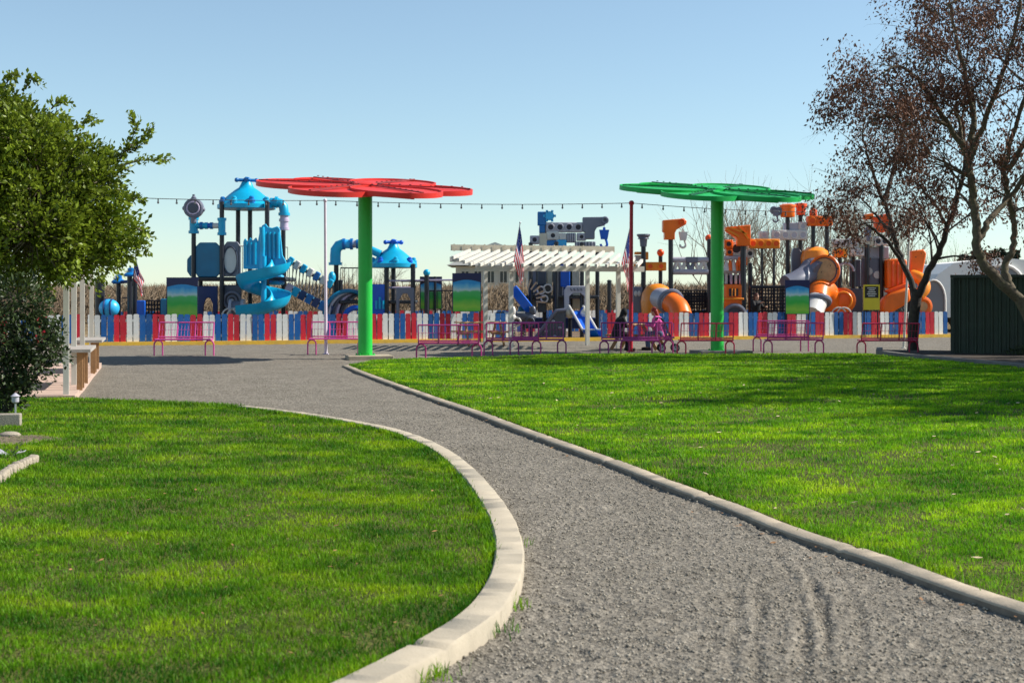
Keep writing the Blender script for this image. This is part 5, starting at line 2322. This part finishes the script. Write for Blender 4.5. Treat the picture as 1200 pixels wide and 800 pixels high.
def poster(label, x0, y0, x1, y1, Yp, head=.28):
    r = thing('poster_board', label, 'sign', (X((x0 + x1) / 2, Yp), Yp, 0), 'green and blue poster boards')
    for px in (x0 + 1.5, x1 - 1.5):
        m = MB()
        m.box((X(px, Yp), Yp + .06, Z(y0, Yp) / 2), (.06, .06, Z(y0, Yp)))
        m.build('post', 'post_black', r, smooth=False)
    m = MB()
    m.pbox(x0, y0, x1, y1, Yp, .03)
    bd = m.build('board', 'sign_navy', r, smooth=False)
    # printed picture: sky above, grass below, arched top edge
    yh = y0 + (y1 - y0) * head * .62
    key = 'print' + str(len([k for k in M if k.startswith('print')]))
    m_ = bpy.data.materials.new('poster_print')
    m_.use_nodes = True
    N, L = m_.node_tree.nodes, m_.node_tree.links
    b = N['Principled BSDF']
    b.inputs['Roughness'].default_value = .4
    tc = N.new('ShaderNodeTexCoord')
    sx = N.new('ShaderNodeSeparateXYZ')
    L.new(tc.outputs['Generated'], sx.inputs[0])
    nz = N.new('ShaderNodeTexNoise')
    nz.inputs['Scale'].default_value = 3.5
    L.new(tc.outputs['Generated'], nz.inputs['Vector'])
    ad = N.new('ShaderNodeMath')
    ad.operation = 'MULTIPLY_ADD'
    ad.inputs[1].default_value = .22
    L.new(nz.outputs['Fac'], ad.inputs[0])
    L.new(sx.outputs['Z'], ad.inputs[2])
    cr = N.new('ShaderNodeValToRGB')
    e = cr.color_ramp.elements
    e[0].position, e[0].color = .1, (.10, .50, .03, 1)
    e[1].position, e[1].color = 1, (.02, .28, .60, 1)
    for p_, c_ in ((.28, (.26, .55, .05, 1)), (.5, (.03, .42, .05, 1)), (.72, (.06, .44, .12, 1)), (.80, (.45, .62, .60, 1)), (.92, (.12, .45, .66, 1))):
        k = e.new(p_)
        k.color = c_
    L.new(ad.outputs[0], cr.inputs['Fac'])
    L.new(cr.outputs[0], b.inputs['Base Color'])
    M[key] = m_
    top = [(x1 - 1 - (x1 - x0 - 2) * t, yh + 3 - 3 * math.sin(PI * t)) for t in [k / 12 for k in range(13)]]
    m = MB()
    m.pprism([(x0 + 1, y1 - .5), (x1 - 1, y1 - .5)] + top, Yp - .008, .004)
    m.build('printed_picture', key, bd, smooth=False)
    return r


poster('bright poster board with blue sky and green grass above the left fence', 195, 325, 232, 372, 48.6)
poster('smaller poster board behind the thin rails left of the larger one', 492, 324, 518, 362, 53.2)
poster('larger shaded poster board left of the pergola with a navy heading', 530, 320, 564, 365, 50.6)
poster('poster board with blue sky and green grass in front of the netting on the right', 920, 328, 949, 368, 54.6)
Yw = 55.6
ws = thing('warning_sign', 'black and yellow notice sign above the fence left of the orange slide', 'sign', (X(1021, Yw), Yw, 0))
for px in (1013, 1029):
    m = MB()
    m.box((X(px, Yw), Yw + .06, Z(334, Yw) / 2), (.05, .05, Z(334, Yw)))
    m.build('post', 'post_black', ws, smooth=False)
o = block(ws, 1012, 333.5, 1031, 363, Yw, .03, 'sign_yellow', 'board', 0)
i_ = block(o, 1013.5, 335.5, 1029.5, 349, Yw - .006, .006, 'sign_black', 'black_panel', 0)
for k, w_ in enumerate((10, 7, 9, 11, 8)):
    block(i_, 1021.5 - w_ / 2, 337 + k * 2.3, 1021.5 + w_ / 2, 338 + k * 2.3, Yw - .011, .004, 'sign_ink', 'text_line', 0)

# ------------------------------------------------ C. grey and blue crane structure behind the pergola
Y = 54.5
K = thing('crane_play_structure', 'grey and blue crane-themed play structure with hanging hook and small slide behind the pergola', 'play structure', (X(650, Y), Y, 0))
for px, tp, yy_ in ((622, 286, Y - .4), (638, 260, Y + .8), (652, 285, Y - .5), (668, 290, Y + .9), (682, 286, Y - .3), (700, 290, Y + .8), (714, 330, Y + .2)):
    post(K, px, tp, yy_, .085)
block(K, 630, 248, 640, 264, Y, .45, 'blue', 'tower_cap')
block(K, 632, 263, 639, 273, Y + .03, .38, 'blue', 'tower_neck')
one(K, 'gear', 'sky_blue', lambda m: (m.lathe([(.18, -.04), (.18, .04)], P(644, 253, Y), 12, RX), [m.box(P(644, 253, Y) + Vector((.2 * math.cos(a), 0, .2 * math.sin(a))), (.09, .08, .09)) for a in [k * PI / 3 for k in range(6)]]))
perf(K, 640, 260.5, 683, 272, Y, .4, 'light_grey', 4)
ch = poly(K, [(683, 254.5), (709, 254), (712, 257), (712, 261), (708, 264), (700, 266), (697, 271), (697, 280), (686, 280), (686, 272), (683, 271)], Y - .05, .5, 'grey', 'crane_head')
one(K, 'pulley', 'grey', lambda m: m.torus(P(709, 258, Y - .1), .10, .05, RX, 14, 6))


def hook(m, px, py, Yh, s=1.0):
    c = P(px, py, Yh)
    m.prism([(c.x - .2 * s, c.z + .28 * s), (c.x + .2 * s, c.z + .28 * s), (c.x + .13 * s, c.z - .1 * s), (c.x - .13 * s, c.z - .1 * s)], Yh - .1 * s, Yh + .1 * s)
    m.box(c + Vector((0, 0, .32 * s)), (.1 * s, .1 * s, .12 * s))
    pts = [(c.x + .06 * s, Yh, c.z - .08 * s), (c.x + .1 * s, Yh, c.z - .2 * s)]
    for k in range(9):
        a = .35 - k / 8 * 3.6
        pts.append((c.x - .01 * s + .13 * s * math.cos(a), Yh, c.z - .3 * s + .13 * s * math.sin(a)))
    m.tube(pts, .05 * s, 8)


hk = one(K, 'hook', 'royal', lambda m: hook(m, 708, 277.5, Y - .1, .95))
one(hk, 'cable', 'cable', lambda m: m.tube([P(708, 260, Y - .1), P(708, 270, Y - .1)], .012, 5))
perf(K, 621, 276, 632, 286, Y, .45, 'light_grey', 1)
block(K, 632, 273, 641, 289, Y - .02, .5, 'beige', 'block')
perf(K, 641, 271, 655, 281, Y - .03, .45, 'off_white', 1)
block(K, 655, 273, 664, 281, Y, .4, 'off_white', 'block')
block(K, 640, 281.5, 653, 291, Y, .45, 'blue', 'block')
block(K, 653, 281, 664, 291, Y - .04, .45, 'sky_blue', 'block')
gb = block(K, 664, 273, 675, 284, Y, .45, 'grey', 'block')
for k in range(4):
    block(gb, 665 + k * 2.6, 273.5, 666.3 + k * 2.6, 283.5, Y - .04, .04, 'light_grey', 'rib', .01)
perf(K, 676, 273, 687, 282, Y, .4, 'light_grey', 1)
gb = block(K, 674, 283, 698, 291, Y, .4, 'grey', 'block')
for k in range(6):
    block(gb, 675 + k * 3.6, 283.5, 676.8 + k * 3.6, 290.5, Y - .04, .04, 'light_grey', 'rib', .01)
# under the pergola roof
block(K, 619, 308, 629, 366, Y + .2, .2, 'grey', 'panel')
block(K, 630, 308, 640, 366, Y + .1, .2, 'dark_grey', 'panel')
block(K, 641, 308, 647, 336, Y + .3, .2, 'beige', 'panel')
block(K, 648, 308, 660, 366, Y + .3, .2, 'dark_grey', 'panel')
block(K, 655, 336, 669, 372, Y + .5, .2, 'navy', 'panel')
block(K, 610, 372, 700, 385, Y + 1.6, .15, 'navy', 'panel')
block(K, 657, 310, 668, 336, Y - .1, .14, 'royal', 'panel')
block(K, 671, 308, 680, 362, Y + .6, .5, 'beige', 'column')
block(K, 616, 346, 702, 350, Y - .3, 1.5, 'post_black', 'platform')
mach = block(K, 629, 333, 646, 355, Y - .35, .4, 'post_black', 'machine_panel')
for px, py, r_ in ((634, 340, .2), (642, 338, .22), (638, 350, .18)):
    one(mach, 'dial', 'off_white', lambda m: m.torus(P(px, py, Y - .4), r_ * .7, .03, RX, 18, 6))
wheel = one(K, 'tumbler_drum', 'royal', lambda m: (m.lathe([(.55, -.18), (.6, -.15), (.6, .15), (.55, .18)], P(612, 352, Y - .9), 26, Matrix.Rotation(.9, 3, 'Y')),))
for k in range(7):
    a = -.5 + k * .26
    c = P(613, 352, Y - .7)
    one(wheel, 'fin', 'wood_light', lambda m: m.bar(c + Vector((.5 * math.sin(a + .6), 0, .5 * math.cos(a + .6))), c + Vector((.85 * math.sin(a + .6), 0, .85 * math.cos(a + .6))), .06, .06))
# climbing ramp
cr_ = poly(K, [(624, 400), (652, 364), (663, 364), (663, 400)], Y - .9, .12, 'dark_grey', 'climbing_wall')
for k, (px, py) in enumerate(((640, 388), (648, 376), (656, 384), (650, 394))):
    one(cr_, 'hold', 'light_grey', lambda m: m.sphere(P(px, py, Y - .93), (.07, .05, .05), 8, 6))
one(cr_, 'edge', 'grey', lambda m: m.tube([P(624, 400, Y - .95), P(652, 364, Y - .95), P(663, 363, Y - .95)], .07, 8))
# little slide with arched frame
fr = poly(K, [(661, 372), (661, 340), (664, 335), (688, 335), (691, 340), (691, 372), (685, 372), (685, 347), (680, 343), (672, 343), (667, 347), (667, 372)], Y - .5, .14, 'light_grey', 'slide_arch')
for k in range(4):
    one(fr, 'vent', 'dark_grey', lambda m: m.tube([P(669 + k * 4, 337.5, Y - .53), P(670 + k * 4, 340.5, Y - .53)], .035, 6))
for px in (667, 686):
    one(fr, 'ball', 'beige', lambda m: m.sphere(P(px, 367, Y - .7), .19, 12, 8))
a, b = P(675, 365, Y - .6), P(691, 393, Y - 1.6)
sl = [a.lerp(b, t) for t in (0, .25, .5, .75)] + [b, b + Vector((.22, -.15, -.02)), b + Vector((.42, -.3, .0))]
sd_ = trough(K, sl, .55, .2, 'royal', 'slide', .05)
for s in (-1, 1):
    t_ = Vector((b.x - a.x, b.y - a.y, 0)).normalized()
    sv = Vector((t_.y, -t_.x, 0)) * s * .30
    one(sd_, 'lip', 'off_white', lambda m: m.tube([Vector(p) + sv + Vector((0, 0, .22)) for p in sl], .045, 8))
# spring riders at the left of it


def rider(label, px, py, Yr, k1, k2, s=1.0):
    base = Vector((X(px, Yr), Yr, 0))
    zz = 1.4
    r = thing('spring_rider', label, 'spring rider', base, 'spring riders beside the crane structure')
    m = MB()
    pts = [base + Vector((.11 * math.cos(t * 1.1), .11 * math.sin(t * 1.1), .017 * t)) for t in range(36)]
    m.tube(pts, .022, 6)
    m.build('spring', 'rubber', r)
    m = MB()
    c = base + Vector((0, 0, .86))
    m.sphere(c, (.5 * s, .14, .2), 14, 8)
    m.sphere(c + Vector((.36 * s, 0, .22)), (.13, .10, .2), 12, 8)
    m.build('body', k1, r)
    m = MB()
    m.box(c + Vector((-.08, 0, .17)), (.3, .2, .06))
    m.build('seat', k2, r)
    m = MB()
    m.tube([c + Vector((.25 * s, -.24, .36)), c + Vector((.25 * s, .24, .36))], .02, 8)
    m.build('handle', 'off_white', r)
    for sgn in (-1, 1):
        m = MB()
        m.torus(c + Vector((-.25 * sgn * s, -.16, -.18)), .15, .04, RX, 18, 6)
        m.build('wheel', 'off_white' if sgn > 0 else 'dark_grey', r)


rider('white and black motorbike-shaped spring rider left of the front pergola post', 589, 395, 52.6, 'off_white', 'post_black')
rider('dark spring rider with white wheels right of the front pergola post', 613, 395, 53.0, 'dark_grey', 'off_white')
rider('blue spring rider behind the other two riders', 600, 390, 55.5, 'teal', 'royal')

# ------------------------------------------------ D. orange structure with netting bridge and cabin
Y = 58.0
O = thing('orange_play_structure', 'orange and grey crane-themed play structure with net bridge and cabin behind the green umbrella', 'play structure', (X(815, Y), Y, 0))
for px, tp, yy_, r_ in ((741, 318, Y, .07), (754, 280, Y - .3, .10), (774, 300, Y + .5, .085), (786, 281, Y - .2, .10), (831, 282, Y, .09), (871, 287, Y - .3, .12), (879, 310, Y + .9, .09)):
    post(O, px, tp, yy_, r_)
one(O, 'funnel', 'grey', lambda m: m.lathe([(.13, -.35), (.16, -.05), (.24, -.03), (.20, .02), (.27, .1), (.27, .16)], P(754, 279, Y - .3), 16))
for px, py in ((774, 296), (830.5, 279)):
    one(O, 'ball_finial', 'red_orange', lambda m: m.sphere(P(px, py, Y + .3), .15, 12, 8))
perf(O, 743, 307, 781, 317, Y - .3, .4, 'amber', 3, dark='red_orange')
f_ = poly(O, [(744, 295), (760, 295), (760, 304), (756, 304), (756, 298), (744, 298)], Y - .2, .4, 'amber', 'frame')
block(O, 744, 299, 755, 306, Y, .3, 'off_white', 'block')
hd_ = poly(O, [(777, 258), (802, 256), (805, 259), (804, 263), (793, 269), (791, 273), (791, 280.5), (779, 280.5), (779, 272), (777, 271)], Y - .35, .5, 'orange', 'crane_head')
one(hd_, 'pulley', 'red_orange', lambda m: m.torus(P(799, 260, Y - .38), .10, .04, RX, 14, 6))
hk = one(O, 'hook', 'off_white', lambda m: hook(m, 800.5, 279, Y - .1, .9))
one(hk, 'cable', 'cable', lambda m: m.tube([P(800.5, 262, Y - .1), P(800.5, 270, Y - .1)], .012, 5))
# grey panel with white marks
gp_ = block(O, 742, 336, 753, 368, Y - .4, .1, 'grey', 'panel')
for px in (745, 749):
    one(gp_, 'mark', 'off_white', lambda m: m.sphere(P(px, 344, Y - .42), (.07, .02, .12), 10, 6))
# domed tube slide
one(O, 'tube_dome', 'amber', lambda m: m.lathe([(.62, 0), (.66, .5), (.60, .85), (.45, 1.08), (.22, 1.2), (.1, 1.22)], Vector((X(770, Y - .8), Y - .8, Z(368, Y - .8))), 24))
tb_ = [P(777, 352, Y - 1.5), P(786, 354, Y - 2.0), P(795, 361, Y - 2.4), P(799, 372, Y - 2.7)]
sl_ = one(O, 'tube_slide', 'orange', lambda m: m.tube(catmull(tb_[1:], 5), .42, 20))
one(O, 'tube_elbow', 'light_grey', lambda m: m.tube(catmull([P(773, 350, Y - 1.2), P(779, 351, Y - 1.6), P(786, 355, Y - 2.0)], 4), .44, 20))
one(sl_, 'tube_ring', 'grey', lambda m: m.torus(tb_[1], .46, .09, Matrix.Rotation(-.7, 3, 'Y') @ Matrix.Rotation(.3, 3, 'X') @ RX, 26, 8))
# truss bridge
for zc, kk in ((304.5, 'light_grey'), (318.5, 'light_grey')):
    pipe(O, [(788, zc, Y), (830, zc, Y)], .12, kk, 'truss_chord', 10)
for k in range(8):
    a0, a1 = P(789 + k * 5, 305, Y), P(794 + k * 5, 318, Y)
    key = 'grey' if k in (3, 4) else 'off_white'
    one(O, 'truss_web', key, lambda m: m.tube([a0 if k % 2 else Vector((a0.x, a0.y, a1.z)), a1 if k % 2 else Vector((a1.x, a1.y, a0.z))], .085, 8))
block(O, 804, 301, 818, 308, Y - .15, .3, 'grey', 'truss_block')
net(O, 788, 344, 831, 372, Y + .2, 15, 7, r=.026)
net(O, 790, 340, 830, 360, Y + 1.5, 12, 6, r=.03)
block(O, 788, 364, 832, 369, Y + .25, 1.2, 'post_black', 'bridge_deck')
# cabin
cab = block(O, 849, 333, 871, 370, Y - .4, 1.6, 'orange', 'cabin', .08)
w_ = block(cab, 854.5, 338, 865, 347, Y - .45, .06, 'hole', 'window', 0)
for k in (1, 2):
    one(w_, 'bar', 'amber', lambda m: m.tube([P(854.5 + 3.5 * k, 338, Y - .47), P(854.5 + 3.5 * k, 347, Y - .47)], .03, 6))
block(cab, 847.5, 349, 872, 351.5, Y - .48, .1, 'amber', 'ledge', .03)
one(cab, 'arch_ring', 'grey', lambda m: m.torus(P(861, 370, Y - .45), .42, .09, RX, 20, 8, 0, PI))
one(cab, 'arch_opening', 'dark_grey', lambda m: m.lathe([(.36, -.03), (.36, .03)], P(861, 370, Y - .42), 24, RX))
block(O, 848, 322, 872, 333, Y + .4, .3, 'navy', 'panel')
perf(O, 866, 301, 876, 311, Y - .25, .4, 'orange', 1, dark='red_orange')
block(O, 834, 296, 849, 303, Y + .2, .3, 'light_grey', 'block')
block(O, 834, 318, 849, 330, Y + .3, .2, 'grey', 'panel')
# blocks above the cabin
perf(O, 849, 281, 859, 291, Y, .4, 'orange', 1)
perf(O, 851, 291, 859, 300, Y + .1, .4, 'orange', 1)
perf(O, 858, 283, 868, 300, Y + .15, .4, 'off_white', 1)
block(O, 849, 300, 870, 304, Y, .4, 'light_grey', 'beam')
perf(O, 875, 292, 883, 302, Y, .4, 'off_white', 1)
for k in range(5):
    one(O, 'cone', ('off_white', 'orange', 'off_white', 'orange', 'orange')[k], lambda m: m.lathe([(.16, -.22), (.03, .22)], P(851.5 + k * 4.2, 311, Y), 12))
block(O, 848, 316, 872, 320, Y, .5, 'light_grey', 'beam')
for k in range(4):
    block(O, 850 + k * 5.5, 320, 853 + k * 5.5, 333, Y + .1, .3, 'lilac' if k % 2 else 'off_white', 'bar', .03)
# second crane head, facing left
hd2 = poly(O, [(850.5, 266), (879.5, 263.5), (880, 288), (865, 288), (864, 279), (851, 270)], Y - .5, .5, 'orange', 'crane_head')
for a_, b_ in (((856, 267), (876, 274)), ((866, 266), (877, 280)), ((852, 269), (866, 277))):
    one(hd2, 'brace', 'amber', lambda m: m.bar(P(*a_, Y - .53), P(*b_, Y - .53), .06, .06))
perf(O, 878, 280, 914, 291, Y - .2, .4, 'amber', 4, dark='red_orange')
for px in (893, 907):
    post(O, px, 291, Y, .05)
net(O, 880, 336, 921, 372, Y - .3, 12, 9, r=.03)
block(O, 879, 334.5, 922, 338, Y - .35, .12, 'post_black', 'net_beam', .02)

# ------------------------------------------------ E. big tube tower at the right
Y = 59.0
E = thing('tube_tower_structure', 'orange white and dark grey play tower with twisting tube slides right of the green umbrella', 'play structure', (X(945, Y), Y, 0))
for px, tp, yy_, r_ in ((923, 247, Y, .09), (938, 244, Y + .4, .09), (953, 265, Y, .09), (969, 265, Y + .3, .09), (917, 335, Y + 1, .08), (947, 330, Y + 1.2, .08)):
    post(E, px, tp, yy_, r_)
one(E, 'drum', 'orange', lambda m: m.lathe([(.28, -.30), (.30, -.26), (.30, .10), (.34, .12), (.34, .2), (.2, .24)], P(923, 246, Y), 18))
one(E, 'drum', 'red_orange', lambda m: m.lathe([(.2, -.25), (.2, .05), (.26, .1), (.26, .22), (.1, .25)], P(938.5, 245, Y + .4), 16))
hk = one(E, 'hook', 'grey', lambda m: (hook(m, 909, 251, Y - .1, .75), m.torus(P(907, 246.5, Y - .1), .12, .06, RX, 12, 6), m.torus(P(912, 247.5, Y - .1), .12, .06, RX, 12, 6)))
perf(E, 905, 269.5, 946, 281, Y - .2, .45, 'off_white', 4, dark='light_grey')
perf(E, 936, 260, 946, 270, Y - .1, .45, 'off_white', 1, dark='light_grey')
block(E, 919, 261, 937, 270, Y - .05, .4, 'light_grey', 'block')
perf(E, 890, 271, 901, 280, Y - .1, .4, 'off_white', 1, dark='light_grey')
perf(E, 947, 253, 976, 264.5, Y - .2, .5, 'orange', 3, dark='red_orange')
one(E, 'knob', 'red_orange', lambda m: m.lathe([(.16, 0), (.16, .22), (.08, .3)], P(953, 253, Y), 12))
poly(E, [(928, 340), (928, 298), (930, 291), (936, 290), (940, 296), (940, 340)], Y + .3, .3, 'grey', 'panel')
# upper tube
one(E, 'tube_top', 'amber', lambda m: m.lathe([(.55, 0), (.60, .55), (.52, .85), (.3, 1.0), (.1, 1.03)], P(955, 318, Y + .2), 22))
tp_ = catmull([P(962, 319, Y - .6), P(952, 314, Y - .2), P(946, 322, Y - .4), P(934, 330, Y - .8), P(922, 335, Y - 1.0)], 5)
one(E, 'tube_slide', 'grey', lambda m: m.tube(tp_, .45, 20))
one(E, 'tube_mouth', 'dark_grey', lambda m: m.lathe([(.60, -.35), (.62, 0), (.56, .06)], P(966, 317, Y - .7), 28, Matrix.Rotation(-.5, 3, 'Z') @ RX))
one(E, 'tube_ring', 'orange', lambda m: m.torus(P(966, 317, Y - .85), .60, .06, Matrix.Rotation(-.5, 3, 'Z') @ RX, 28, 8))
one(E, 'tube_window', 'wood_light', lambda m: m.lathe([(.50, .055), (.50, .065), (.2, .10)], P(966, 317, Y - .72), 24, Matrix.Rotation(-.5, 3, 'Z') @ RX))
# lower tube
one(E, 'tube_slide', 'orange', lambda m: m.tube(catmull([P(972, 358, Y - .2), P(968, 342, Y - .5), P(960, 342, Y - .9), P(958, 352, Y - 1.3)], 5), .48, 20))
one(E, 'tube_ring', 'grey', lambda m: m.torus(P(957, 354, Y - 1.4), .5, .12, Matrix.Rotation(-.5, 3, 'X'), 26, 8))
one(E, 'tube_end', 'off_white', lambda m: m.tube(catmull([P(957, 353, Y - 1.4), P(954, 360, Y - 1.7), P(951, 369, Y - 2.0)], 4), .44, 20))
for k, px in enumerate((980, 988)):
    one(E, 'tube_collar', ('red_orange', 'orange')[k], lambda m: m.lathe([(.5, -.3), (.52, 0), (.46, .04)], P(px, 352, Y - .3 - .3 * k), 24, Matrix.Rotation(-.3, 3, 'Z') @ RX))
    one(E, 'tube_ring', 'amber', lambda m: m.torus(P(px, 352, Y - .38 - .3 * k), .34, .05, Matrix.Rotation(-.3, 3, 'Z') @ RX, 22, 6))
block(E, 915, 366, 992, 370, Y - .2, 1.6, 'post_black', 'platform')

# ------------------------------------------------ F. structure with the wide orange slide
Y = 59.5
Q = thing('slide_play_structure', 'grey and white block play structure with wide orange chute behind the brown leaning tree', 'play structure', (X(1030, Y), Y, 0))
for px, tp, yy_, r_ in ((984, 302, Y, .09), (1000, 300, Y + .5, .09), (1016, 288, Y - .1, .10), (1033, 288, Y, .10), (1066, 300, Y + .5, .09), (1008, 310, Y + 1, .07)):
    post(Q, px, tp, yy_, r_)
perf(Q, 977, 280, 993, 290, Y - .2, .45, 'off_white', 2, dark='light_grey')
perf(Q, 994.5, 279, 1007, 290, Y - .15, .45, 'off_white', 1, dark='light_grey')
perf(Q, 978, 291, 993, 301.5, Y - .25, .45, 'amber', 1, dark='red_orange')
perf(Q, 997, 290.5, 1013, 300, Y - .2, .45, 'off_white', 1, dark='light_grey')
block(Q, 1008, 277, 1024, 288, Y - .1, .45, 'beige', 'block')
perf(Q, 1025, 277, 1041, 288, Y - .1, .45, 'off_white', 2)
block(Q, 1010, 289, 1042, 303, Y + .2, .2, 'light_grey', 'panel')
one(Q, 'lamp_post_cap', 'grey', lambda m: m.lathe([(.13, -.35), (.15, .1), (.1, .22), (.04, .25)], P(1017, 273, Y), 12))
poly(Q, [(1013, 251), (1024, 250), (1024, 257), (1013, 257)], Y, .4, 'orange', 'block')
poly(Q, [(1025, 254), (1040, 250), (1042, 260), (1038, 272), (1027, 272)], Y - .1, .4, 'red_orange', 'crane_head')
block(Q, 1040, 263, 1046, 276, Y + .2, .3, 'dark_grey', 'block')
one(Q, 'window_panel', 'grey', lambda m: m.pprism([(1010, 303), (1036, 303), (1036, 336), (1010, 336)], Y + .1, .1))
for k, (px, py) in enumerate(((1018, 318), (1028, 322))):
    one(Q, 'porthole', 'off_white', lambda m: m.lathe([(.16, -.02), (.16, .03)], P(px, py, Y + .08), 18, RX))
block(Q, 996, 304, 1009, 336, Y + .6, .15, 'grey', 'panel')
block(Q, 974, 304, 982, 336, Y + .8, .15, 'dark_grey', 'panel')
block(Q, 994, 338, 1011, 368, Y - .1, .12, 'dark_grey', 'panel')
one(Q, 'net_ring', 'light_grey', lambda m: m.torus(P(991, 318, Y - .2), .34, .05, RX, 20, 6, 0, PI))
one(Q, 'grab_rail', 'off_white', lambda m: m.torus(P(983, 369, Y - 1.6), .3, .03, RX, 14, 6, 0, PI))
one(Q, 'grab_rail', 'off_white', lambda m: m.torus(P(989, 369, Y - 1.6), .3, .03, RX, 14, 6, 0, PI))
# orange wide chute
sdh = poly(Q, [(1040, 338), (1040, 304), (1050, 303), (1063, 304), (1064, 338)], Y - .5, .6, 'orange', 'slide_hood', .06)
for px in (1046, 1052, 1058):
    pipe(sdh, [(px, 306, Y - .53), (px, 335, Y - .53)], .05, 'red_orange', 'rib', 8)
a, b = P(1061, 340, Y - .4), P(1040, 366, Y - 2.2)
poly(Q, [(1034, 362), (1036, 350), (1046, 343), (1066, 336), (1068, 352), (1060, 358), (1046, 366), (1036, 368)], Y - 1.2, .7, 'orange', 'slide', .1)
poly(Q, [(1038, 341), (1064, 331), (1066, 336), (1044, 344)], Y - .9, .5, 'red_orange', 'slide_edge', .03)
poly(Q, [(1068, 294), (1083, 292), (1086, 297), (1082, 318), (1076, 332), (1066, 332)], Y - .1, .6, 'orange', 'tower_arm', .05)
one(Q, 'tube_bend', 'amber', lambda m: m.tube(catmull([P(1068, 322, Y), P(1080, 328, Y - .3), P(1083, 338, Y - .5), P(1076, 346, Y - .6)], 4), .26, 14))
one(Q, 'tube_ring', 'orange', lambda m: m.torus(P(1081, 359, Y - .6), .30, .12, RX, 20, 8))
one(Q, 'tube_end', 'wood_light', lambda m: m.lathe([(.26, -.02), (.26, .05), (.1, .1)], P(1081, 359, Y - .6), 18, RX))
block(Q, 1010, 366, 1064, 370, Y, 1.4, 'post_black', 'platform')
# ================================================================= light, sky, camera
w = bpy.data.worlds.new('World')
S.world = w
w.use_nodes = True
N, L = w.node_tree.nodes, w.node_tree.links
sky = N.new('ShaderNodeTexSky')
sky.sky_type = 'NISHITA'
sky.sun_disc = False
sky.sun_elevation = SUN_EL
sky.sun_rotation = SUN_AZ
sky.altitude = 0
sky.air_density = 1.0
sky.dust_density = .1
sky.ozone_density = 1.6
hs = N.new('ShaderNodeHueSaturation')
hs.inputs['Saturation'].default_value = .80
L.new(sky.outputs[0], hs.inputs['Color'])
tn2 = N.new('ShaderNodeMixRGB')
tn2.blend_type = 'MULTIPLY'
tn2.inputs[0].default_value = 1
tn2.inputs[2].default_value = (.84, .985, 1.04, 1)
L.new(hs.outputs[0], tn2.inputs[1])
L.new(tn2.outputs[0], N['Background'].inputs['Color'])
N['Background'].inputs['Strength'].default_value = .091
sl = bpy.data.lights.new('sun', 'SUN')
sl.energy = 4.7
sl.angle = math.radians(.53)
sl.color = (1, .94, .85)
so = bpy.data.objects.new('sun', sl)
C.objects.link(so)
sd = Vector((math.sin(SUN_AZ) * math.cos(SUN_EL), math.cos(SUN_AZ) * math.cos(SUN_EL), math.sin(SUN_EL)))
so.rotation_euler = sd.to_track_quat('Z', 'Y').to_euler()
so.location = (20, 10, 30)

cam = bpy.data.cameras.new('camera')
cam.sensor_width = 36
cam.lens = 36 * FP / 1200
cam.shift_y = -(400 - HZ) / 1200
cam.clip_start = .1
cam.clip_end = 3000
cam.dof.use_dof = True
cam.dof.focus_distance = 20
cam.dof.aperture_fstop = 4.5
co = bpy.data.objects.new('camera', cam)
C.objects.link(co)
co.location = (0, 0, CH)
co.rotation_euler = (PI / 2, 0, 0)
S.camera = co
S.view_settings.view_transform = 'Standard'
S.view_settings.look = 'None'
S.view_settings.exposure = .64
S.view_settings.gamma = 1
S.render.resolution_x = 1024
S.render.resolution_y = 682
